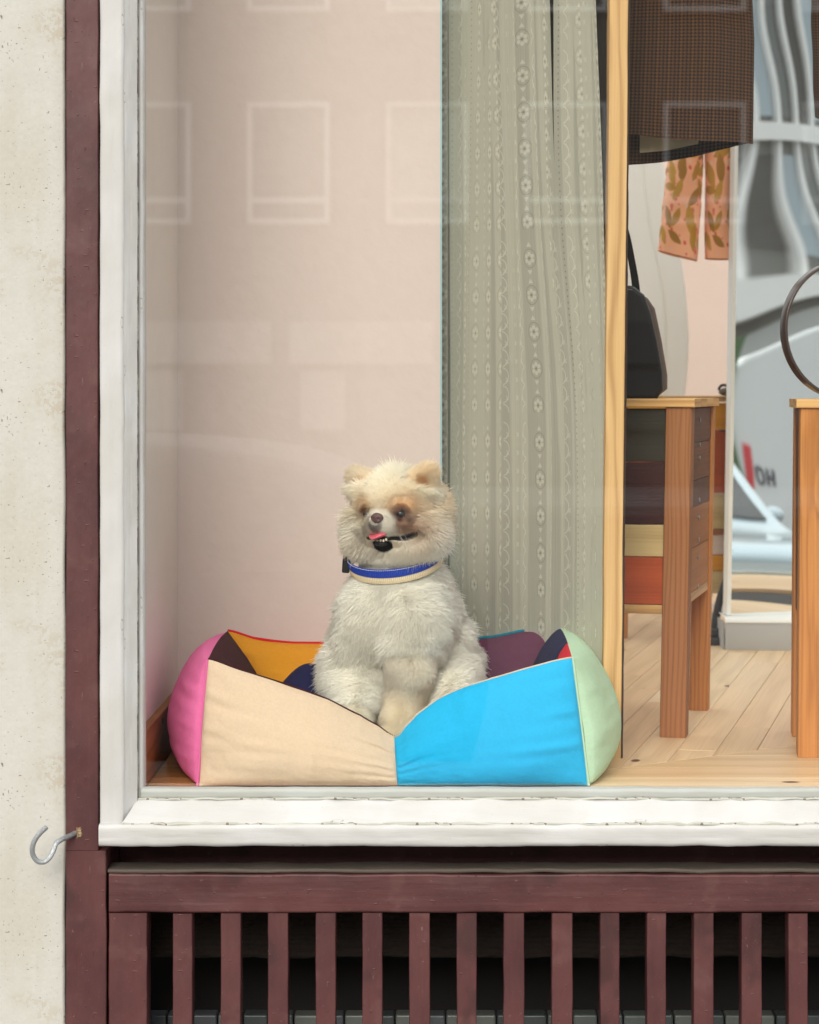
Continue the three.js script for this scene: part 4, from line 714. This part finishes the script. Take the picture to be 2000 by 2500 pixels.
  function surface(fn, lo, hi, c) {                   // naive surface nets
    const n = [0, 1, 2].map((k) => Math.ceil((hi[k] - lo[k]) / c) + 1), F = new Float32Array(n[0] * n[1] * n[2]), at = (i, j, k) => (k * n[1] + j) * n[0] + i;
    for (let k = 0; k < n[2]; k += 4) for (let j = 0; j < n[1]; j += 4) for (let i = 0; i < n[0]; i += 4) {
      const m = fn(lo[0] + (i + 1.5) * c, lo[1] + (j + 1.5) * c, lo[2] + (k + 1.5) * c), far = Math.abs(m) > c * 6;
      for (let z = k; z < Math.min(k + 4, n[2]); z++) for (let y = j; y < Math.min(j + 4, n[1]); y++) for (let x = i; x < Math.min(i + 4, n[0]); x++) F[at(x, y, z)] = far ? m : fn(lo[0] + x * c, lo[1] + y * c, lo[2] + z * c);
    }
    const id = new Int32Array(F.length).fill(-1), P = [], I = [];
    for (let k = 0; k < n[2] - 1; k++) for (let j = 0; j < n[1] - 1; j++) for (let i = 0; i < n[0] - 1; i++) {
      let s = [0, 0, 0], m = 0; const cr = (a, b) => { const va = F[at(i + a[0], j + a[1], k + a[2])], vb = F[at(i + b[0], j + b[1], k + b[2])]; if ((va < 0) !== (vb < 0)) { const t = va / (va - vb); for (let q = 0; q < 3; q++) s[q] += a[q] + (b[q] - a[q]) * t; m++; } };
      for (let a = 0; a < 2; a++) for (let b = 0; b < 2; b++) { cr([0, a, b], [1, a, b]); cr([a, 0, b], [a, 1, b]); cr([a, b, 0], [a, b, 1]); }
      if (m) { id[at(i, j, k)] = P.length / 3; P.push(lo[0] + (i + s[0] / m) * c, lo[1] + (j + s[1] / m) * c, lo[2] + (k + s[2] / m) * c); }
    }
    const quad = (a, b, c2, d, flip) => { if (a < 0 || b < 0 || c2 < 0 || d < 0) return; flip ? I.push(a, c2, b, b, c2, d) : I.push(a, b, c2, b, d, c2); };
    for (let k = 1; k < n[2] - 1; k++) for (let j = 1; j < n[1] - 1; j++) for (let i = 1; i < n[0] - 1; i++) {
      const v = F[at(i, j, k)] < 0;
      if (v !== F[at(i + 1, j, k)] < 0) quad(id[at(i, j - 1, k - 1)], id[at(i, j, k - 1)], id[at(i, j - 1, k)], id[at(i, j, k)], !v);
      if (v !== F[at(i, j + 1, k)] < 0) quad(id[at(i - 1, j, k - 1)], id[at(i, j, k - 1)], id[at(i - 1, j, k)], id[at(i, j, k)], v);
      if (v !== F[at(i, j, k + 1)] < 0) quad(id[at(i - 1, j - 1, k)], id[at(i, j - 1, k)], id[at(i - 1, j, k)], id[at(i, j, k)], !v);
    }
    const N = new Float32Array(P.length), e = 0.001;
    for (let i = 0; i < P.length; i += 3) { const [x, y, z] = [P[i], P[i + 1], P[i + 2]], g = V(fn(x + e, y, z) - fn(x - e, y, z), fn(x, y + e, z) - fn(x, y - e, z), fn(x, y, z + e) - fn(x, y, z - e)).normalize(); N.set([g.x, g.y, g.z], i); }
    const g = new THREE.BufferGeometry(); g.setAttribute('position', new THREE.Float32BufferAttribute(P, 3)); g.setAttribute('normal', new THREE.BufferAttribute(N, 3)); g.setIndex(I); return g;
  }
  // collar: a tilted ring round the neck
  const CC = W(966, 1367, -0.205), tilt = 0.34, roll = 0.125, RX = 0.0685, RZ = 0.063;
  const ringAt = (t, h = 0, s = 1) => { let x = RX * s * Math.cos(t), y = h, z = RZ * s * Math.sin(t); [y, z] = [y * Math.cos(tilt) - z * Math.sin(tilt), y * Math.sin(tilt) + z * Math.cos(tilt)]; [x, y] = [x * Math.cos(roll) - y * Math.sin(roll), x * Math.sin(roll) + y * Math.cos(roll)]; return CC.clone().add(V(x, y, z)); };
  const cn = ringAt(0, 1).sub(ringAt(0, 0)).normalize();
  // coat: length, colour and lie of the hair at a place with outward normal n
  const WHITE = S(255, 250, 236), CREAM = S(254, 241, 212), TAN = S(236, 184, 118), RUST_ = S(158, 86, 46), DARK = S(56, 27, 17), BLACK = S(22, 17, 16), PEACH = S(248, 230, 204);
  const coat = (p, n) => {
    const q = p.clone().sub(HC), a = q.dot(r), b = q.dot(u), c = q.dot(f), cd = p.clone().sub(CC).dot(cn), w = noise3(p.x * 60, p.y * 60, p.z * 60), w2 = noise3(p.x * 150, p.y * 150, p.z * 150);
    let len, col, dir = n.clone(), wid = 0.0006, bend = 0.3;
    if (cd > 0.004) {
      const face = Math.hypot(a * 0.95, (b + 0.008) * 1.15), out = sstep(0.022, 0.046, face) * (c > 0 ? 1 : 1), back = c < 0.015 ? 1 : 0;
      const g = Math.max(out, back);
      len = mix(0.004, 0.023, g) * (1 + 0.2 * w); wid = mix(0.00026, 0.00032, g);
      if (b > 0.012 && g > 0.15) { len *= 0.95; dir.addScaledVector(u, 0.12); }
      else if (g > 0.3) dir.addScaledVector(u, -0.15).addScaledVector(r, Math.sign(a) * 0.25);
      if (b > 0.015 && c > 0.005) { len *= mix(0.5, 1, sstep(0.024, 0.058, b)); dir.addScaledVector(u, 0.45); }
      dir.addScaledVector(f, -0.15 * (1 - g)); bend = mix(0.1, 0.3, g);
      const muz = sstep(0.0275, 0.019, Math.hypot(a * 0.92 + 0.0012, (b - 0.002) * 1.05)) * sstep(0.032, 0.044, c);
      if (muz > 0) { len = mix(len, 0.0032, muz); wid = mix(wid, 0.0003, muz); }
      if (c > 0.047 && Math.abs(a) < 0.03 && b < 0.024) { len = 0.0032; wid = 0.0003; dir.addScaledVector(f, -0.9).addScaledVector(r, a * 18).addScaledVector(u, -0.25); bend = 0.1; }
      // colour: cream crown and brow, white cheeks, tan round the eyes, brown tear stain, white muzzle
      col = mix3(WHITE, CREAM, sstep(-0.03, 0.03, b + 0.006 * w) * 0.9);
      col = mix3(col, mix3(CREAM, WHITE, 0.55), sstep(0.045, 0.062, b) * 0.6);
      for (const [s, amt] of [[-1, 0.75], [1, 1]]) {
        const ex = a - s * 0.029, ey = b - 0.022, e = Math.exp(-(ex * ex / 0.00042 + ey * ey / (ey > 0 ? 0.0003 : 0.00012)));
        col = mix3(col, TAN, clamp(e * amt * 1.1 * (0.85 + 0.3 * w2)));
        const e2 = Math.exp(-(Math.pow(a - s * 0.0275, 2) / 0.00018 + Math.pow(b - 0.0165, 2) / 0.00006)); col = mix3(col, DARK, clamp(e2 * (s > 0 ? 1.15 : 0.95)));
      }
      const tx = a - 0.0325, ty = b - 0.001, along = tx * 0.6 - ty * 0.8, across = tx * 0.8 + ty * 0.6;
      const tear = Math.exp(-(along * along / 0.0005 + across * across / 0.00017)) * (a > 0.012 ? 1 : 0); col = mix3(col, mix3(RUST_, DARK, 0.5 + 0.5 * w2), clamp(tear * 1.35 * (0.8 + 0.4 * w2)));
      const t2 = Math.exp(-(Math.pow(a - 0.046, 2) / 0.00012 + Math.pow(b + 0.008, 2) / 0.0003)); col = mix3(col, mix3(RUST_, TAN, 0.5), 0.55 * t2);
      const under = Math.exp(-(Math.pow(b + 0.026, 2) / 0.0004)) * sstep(0.0, 0.03, c); col = mix3(col, PEACH, 0.55 * under * (face > 0.02 ? 1 : 0.3));
      if (muz > 0) { col = mix3(col, mix3(S(246, 234, 216), WHITE, 0.5), muz); const nd = Math.hypot(a * 1.1, b - 0.0025, (c - 0.071)); col = mix3(col, S(84, 70, 64), sstep(0.0125, 0.009, nd) * 0.7 * muz); }
      if (b < -0.0215 && c > 0.047 && Math.abs(a) < 0.0145) { col = BLACK; len = 0.003; }
      const nearLip = lipDist(p); if (nearLip < 0.0052) { col = mix3(col, BLACK, 0.9 * sstep(0.0052, 0.004, nearLip)); len = Math.min(len, 0.0016); } else if (nearLip < 0.012) len = Math.min(len, mix(0.0035, 0.009, sstep(0.0052, 0.012, nearLip)));
      for (const [s, e] of [[-1, eyeAt[0]], [1, eyeAt[1]]]) { const d = p.distanceTo(e); if (d < 0.0085) { len = 0.0018; col = BLACK; } else if (d < 0.022) { len = Math.min(len, mix(0.003, 0.011, sstep(0.009, 0.022, d))); bend = 0.05; if (p.y > e.y + 0.0015 && d < 0.0165) { dir.addScaledVector(u, -0.75).addScaledVector(f, 0.55); len = 0.0062; col = mix3(col, mix3(RUST_, DARK, 0.35), 0.75 * sstep(0.0165, 0.009, d)); } } if (d < 0.0074) len = 0; void s; }
      if (p.distanceTo(H(0, 0.011, 0.0925)) < 0.0088) len = 0;
      for (const [e0, e1, e2] of ears) { const d = Math.min(p.distanceTo(e1), p.distanceTo(e0)); if (d < 0.029 && b > 0.05) { len = Math.min(len, 0.011); col = mix3(CREAM, TAN, 0.3 + 0.2 * w); dir.addScaledVector(e1.clone().sub(e0).normalize(), 0.5); const ei = sstep(0.012, 0.005, p.distanceTo(e2)) * sstep(0, 0.5, n.dot(f)); col = mix3(col, mix3(TAN, RUST_, 0.5), 0.8 * ei); len = mix(len, 0.006, ei); } }
      len *= sstep(0.006, 0.034, cd) * 0.78 + 0.22;
    } else {
      const low = sstep(fl + 0.09, fl + 0.02, p.y);
      len = 0.021 * (1 + 0.3 * w); wid = 0.00029; bend = 0.32;
      dir.addScaledVector(V(0, -1, 0), 0.34);
      col = mix3(WHITE, S(248, 243, 228), 0.5 + 0.5 * w);
      const leg = Math.min(...[[el, wr], [wr, pw]].map(([s, e]) => seg([p.x, p.y, p.z], [s.x, s.y, s.z, e.x, e.y, e.z, 0.026, 0.024])));
      if (leg < 0.014) { len = mix(0.013, 0.009, low); col = mix3(col, mix3(CREAM, TAN, 0.25), 0.3 + 0.6 * low); }
      if (p.y < fl + 0.045) { len = Math.min(len, 0.011); col = mix3(col, CREAM, 0.5); }
      const gap = Math.abs(cd + 0.0); if (cd > -0.03) len *= mix(0.3, 1, sstep(0.006, 0.026, gap));
    }
    return { len, col, dir, wid, bend };
  };
  const body = surface(sdf, [-0.26, YF + 0.03, -0.42], [0.13, 1.37, -0.05], 0.0025);
  const bp = body.attributes.position, bn = body.attributes.normal, bi = body.index.array, cols = new Float32Array(bp.count * 3);
  for (let i = 0; i < bp.count; i++) { const c = coat(V(bp.getX(i), bp.getY(i), bp.getZ(i)), V(bn.getX(i), bn.getY(i), bn.getZ(i))); cols.set(c.col, i * 3); }
  // hair
  const hairs = [], A = V(0, 0, 0), Bv = V(0, 0, 0), Cv = V(0, 0, 0), areas = []; let total = 0;
  const P = (i, t) => t.set(bp.getX(i), bp.getY(i), bp.getZ(i));
  for (let i = 0; i < bi.length; i += 3) { P(bi[i], A); P(bi[i + 1], Bv); P(bi[i + 2], Cv); const ar = Bv.clone().sub(A).cross(Cv.clone().sub(A)).length() / 2; areas.push(ar); total += ar; }
  const nrm = V(0, 0, 0), m4 = new THREE.Matrix4();
  for (let t = 0; t < areas.length; t++) {
    const i0 = bi[t * 3], i1 = bi[t * 3 + 1], i2 = bi[t * 3 + 2]; P(i0, A); P(i1, Bv); P(i2, Cv);
    const cyc = A.clone().sub(HC).length() < 0.085 ? 1 : 0, dens = cyc ? 3.4e6 : 2.9e6, backF = bn.getZ(i0) < -0.35 ? 0.35 : 1;
    let n = areas[t] * dens * backF; n = Math.floor(n) + (rnd() < n % 1 ? 1 : 0);
    for (let k = 0; k < n; k++) {
      let s = rnd(), q = rnd(); if (s + q > 1) { s = 1 - s; q = 1 - q; }
      const p = A.clone().addScaledVector(Bv.clone().sub(A), s).addScaledVector(Cv.clone().sub(A), q);
      nrm.set(bn.getX(i0), bn.getY(i0), bn.getZ(i0)).lerp(V(bn.getX(i1), bn.getY(i1), bn.getZ(i1)), s).normalize();
      const c = coat(p, nrm); if (c.len < 0.001) continue;
      const fq = cyc ? 60 : 48, wob = cyc ? 0.3 : 0.38;
      const d = c.dir.normalize().add(V(noise3(p.x * fq, p.y * fq, p.z * fq) * wob, noise3(p.x * fq + 40, p.y * fq, p.z * fq) * wob, noise3(p.x * fq, p.y * fq + 40, p.z * fq) * wob)).add(V(rr(-1, 1), rr(-1, 1), rr(-1, 1)).multiplyScalar(0.3)).normalize();
      if (d.dot(nrm) < 0.22) d.addScaledVector(nrm, 0.3 - d.dot(nrm)).normalize();
      const upv = V(rr(-0.7, 0.7), 1, rr(-0.7, 0.7)), Z = upv.addScaledVector(d, -upv.dot(d)).normalize(), X = d.clone().cross(Z), L = c.len * rr(0.65, 1.2) * (rnd() < 0.03 ? 1.25 : 1);
      const wd = c.wid * rr(0.7, 1.3), e = m4.elements;
      e[0] = X.x * wd; e[1] = X.y * wd; e[2] = X.z * wd; e[3] = 0; e[4] = d.x * L; e[5] = d.y * L; e[6] = d.z * L; e[7] = 0; const zb = L * c.bend * rr(0.5, 1.5); e[8] = Z.x * zb; e[9] = Z.y * zb; e[10] = Z.z * zb; e[11] = 0; e[12] = p.x - base.x; e[13] = p.y - base.y; e[14] = p.z - base.z; e[15] = 1;
      const j = rr(0.93, 1.04); hairs.push([Float32Array.from(e), c.col.map((x) => clamp(x * j, 0, 0.985))]);
    }
  }
  body.setAttribute('color', new THREE.BufferAttribute(cols, 3)); body.translate(-base.x, -base.y, -base.z);
  const skin = mat([0.92, 0.92, 0.92], { roughness: 0.9, vertexColors: true });
  part('body', body, skin, dog);
  const strand = grid(3, 4, (a, v) => { const t = -a * Math.PI * 2, w = 0.55 * (1 - 0.85 * v * v); return [w * Math.cos(t), v, -v * v + 0.13 * w * Math.sin(t)]; });
  { const n = strand.attributes.normal; for (let i = 0; i < n.count; i++) { const t = -(i % 4) / 3 * Math.PI * 2; const q = V(Math.cos(t) * 0.0003 * 0.5, 0.02 * 1, Math.sin(t) * 0.007 * 0.5).normalize(); n.setXYZ(i, q.x, q.y, q.z); } }
  const hairM = mat([1, 1, 1], { roughness: 0.85, specularIntensity: 0.3 });
  const fur = new THREE.InstancedMesh(strand, hairM, hairs.length); fur.name = 'fur'; fur.castShadow = fur.receiveShadow = true; fur.userData.kind = 'stuff';
  const col = new THREE.Color(); hairs.forEach(([e, c], i) => { fur.setMatrixAt(i, m4.fromArray(e)); fur.setColorAt(i, col.setRGB(...c)); });
  dog.add(fur); console.log('hairs', hairs.length, 'tris', bi.length / 3);
  const sub = (g) => g.translate(-base.x, -base.y, -base.z);
  // eyes
  for (const s of [0, 1]) {
    const e = part('eye', sub(new THREE.SphereGeometry(0.0058, 32, 20).translate(eyeAt[s].x, eyeAt[s].y, eyeAt[s].z)), mat([0.012, 0.008, 0.006], { roughness: 0.03, clearcoat: 1, clearcoatRoughness: 0.02 }), dog);
    const lid = new THREE.TorusGeometry(0.0057, 0.0015, 8, 32).lookAt(f.clone().multiplyScalar(1).add(r.clone().multiplyScalar(s ? 0.45 : -0.45)).normalize()).scale(1, 0.55, 1).translate(...eyeAt[s].clone().addScaledVector(f, 0.0022).addScaledVector(r, s ? 0.0008 : -0.0008).toArray());
    part('eyelid', sub(lid), mat([0.014, 0.01, 0.008], { roughness: 0.45 }), e);
  }
  // nose leather with nostrils
  {
    const g = new THREE.SphereGeometry(1, 48, 32), p = g.attributes.position;
    for (let i = 0; i < p.count; i++) {
      let [x, y, z] = [p.getX(i), p.getY(i), p.getZ(i)];
      const w = 1 - 0.3 * sstep(0.2, -1, y); let R = 1;
      for (const s of [-1, 1]) { const d = Math.hypot(x - s * 0.5, y + 0.05, z - 0.86); R -= 0.45 * Math.exp(-d * d / 0.045); R += 0.12 * Math.exp(-Math.pow(Math.hypot(x - s * 0.62, y - 0.3, z - 0.7), 2) / 0.1); }
      R -= 0.13 * Math.exp(-x * x / 0.008) * sstep(0.1, -0.3, y) * (z > 0 ? 1 : 0);
      p.setXYZ(i, x * R * w * 0.0098, y * R * 0.0078, z * R * 0.0062);
    }
    const M = new THREE.Matrix4().makeBasis(r, u, f).setPosition(H(0.0035, 0.0115, 0.0908)); g.applyMatrix4(M); g.computeVertexNormals();
    part('nose', sub(g), mat(S(92, 66, 64), { roughness: 0.38, bumpMap: tex(128, 128, 1, 1, (a, b) => tnoise(a * 40, b * 40, 40, 40, 3), false), bumpScale: 0.0003 }), dog);
    part('nose_groove', sub(tube([H(0, 0.005, 0.0945), H(0, 0.001, 0.093), H(0, -0.005, 0.0885), H(0, -0.0095, 0.082)], 0.0009, 20, 6)), mat([0.02, 0.015, 0.014]), dog);
  }
  // open mouth: black lips, dark gap, tongue, teeth
  {
    const lipM = mat([0.014, 0.009, 0.009], { roughness: 0.7, specularIntensity: 0.3 });
    const lipCurve = new THREE.CatmullRomCurve3(lipPts), open = curve([[0, 0.001], [0.2, 0.0028], [0.42, 0.006], [0.6, 0.003], [0.8, 0.0017], [1, 0.0012]]);
    const g = grid(60, 14, (s, v) => { const p = lipCurve.getPoint(s), o = open(s), a = v * Math.PI * 2, nn = p.clone().sub(H(0, -0.01, 0.02)).normalize(); const q = p.clone().addScaledVector(u, o * Math.sin(a) - o * 0.3).addScaledVector(nn, 0.002 * Math.cos(a) - 0.0034); return q.toArray(); });
    const m = part('mouth', sub(g), lipM, dog);
    const chin = new THREE.SphereGeometry(1, 28, 18).applyMatrix4(new THREE.Matrix4().makeBasis(r.clone().multiplyScalar(0.0095), u.clone().multiplyScalar(0.0042), f.clone().multiplyScalar(0.0098)).setPosition(H(0.001, -0.0255, 0.0615)));
    part('lower_lip', sub(chin), mat([0.018, 0.015, 0.015], { roughness: 0.45, specularIntensity: 0.5 }), m);
    const tg = new THREE.SphereGeometry(1, 36, 22), tp = tg.attributes.position;
    for (let i = 0; i < tp.count; i++) { const x = tp.getX(i), y = tp.getY(i), z = tp.getZ(i); tp.setXYZ(i, x * 0.0142, y * 0.004 + 0.0021 * Math.sin(x * 2.6) + 0.0015 * x * x - (z > 0 ? z * z * 0.0028 : 0), z * 0.014); }
    tg.applyMatrix4(new THREE.Matrix4().makeBasis(r, u, f).setPosition(H(0.001, -0.0135, 0.0745))); tg.computeVertexNormals();
    part('tongue', sub(tg), mat(S(226, 96, 112), { roughness: 0.35, clearcoat: 0.3, bumpMap: weaveBump, bumpScale: 0.0002 }), m);
    const tm = mat(S(240, 230, 204), { roughness: 0.25 });
    for (const [a, b, c, s] of [[-0.0085, -0.0202, 0.0705, 1], [0.003, -0.0204, 0.0728, 1], [0.0072, -0.0206, 0.0718, 1.1], [0.0105, -0.019, 0.069, 1.15], [-0.0025, -0.0206, 0.073, 0.8]]) part('tooth', sub(new THREE.SphereGeometry(0.0016 * s, 12, 10).scale(0.9, 1.25, 0.8).translate(...H(a, b, c).toArray())), tm, m);
  }
  { // whiskers on the right lip
    const ws = []; for (let i = 0; i < 5; i++) { const s = H(0.016 + rr(0, 0.012), -0.006 - rr(0, 0.006), 0.064 - rr(0, 0.012)); ws.push(tube([s, s.clone().addScaledVector(r, 0.009).addScaledVector(u, -0.006), s.clone().addScaledVector(r, 0.017 + rr(0, 0.006)).addScaledVector(u, -0.018 - rr(0, 0.008)).addScaledVector(f, 0.004)], 0.0001, 10, 4)); }
    tag(part('whiskers', sub(mergeGeometries(ws.map(plain))), mat([0.8, 0.78, 0.74]), dog), null, null, null, 'stuff');
  }
  { // collar
    const c = new THREE.Group(); c.name = 'collar'; dog.add(c);
    const webM = (rgb) => mat(S(...rgb), { roughness: 0.75, side: THREE.DoubleSide, map: tex(64, 64, 0.0028, 0.0028, (a, b) => 0.72 + 0.28 * Math.abs(Math.sin(a * Math.PI))), bumpMap: tex(64, 64, 0.0028, 0.0028, (a, b) => Math.abs(Math.sin(a * Math.PI)), false), bumpScale: 0.0005 });
    const band = (h0, h1, s) => grid(160, 6, (a, v) => { const t = a * Math.PI * 2, k = s + 0.012 * Math.sin(v * Math.PI); return ringAt(t, mix(h0, h1, v), k).sub(base).toArray(); }, (a, v) => [a * 0.42, mix(h0, h1, v)]);
    part('blue_strap', band(0.001, 0.0145, 1.0), webM([26, 64, 178]), c);
    part('cream_strap', band(-0.0085, 0.0012, 0.985), webM([236, 216, 178]), c);
    const st = []; for (let i = 0; i < 150; i++) { const t0 = i / 150 * Math.PI * 2, t1 = t0 + 0.024; st.push(tube([ringAt(t0, 0.0128, 1.014), ringAt((t0 + t1) / 2, 0.0128, 1.018), ringAt(t1, 0.0128, 1.014)].map((p) => p.sub(base)), 0.0004, 3, 5)); }
    tag(part('stitching', mergeGeometries(st.map(plain)), mat([0.8, 0.8, 0.76]), c), null, null, null, 'stuff');
    const bk = new RoundedBoxGeometry(0.011, 0.022, 0.02, 3, 0.0025), at = ringAt(Math.PI * 0.985, 0.005, 1.03); bk.applyMatrix4(new THREE.Matrix4().makeRotationX(tilt)).rotateZ(-0.08).translate(...at.sub(base).toArray());
    part('buckle', bk, mat([0.015, 0.015, 0.017], { roughness: 0.4 }), c);
  }
}
renderer.render(scene, camera);
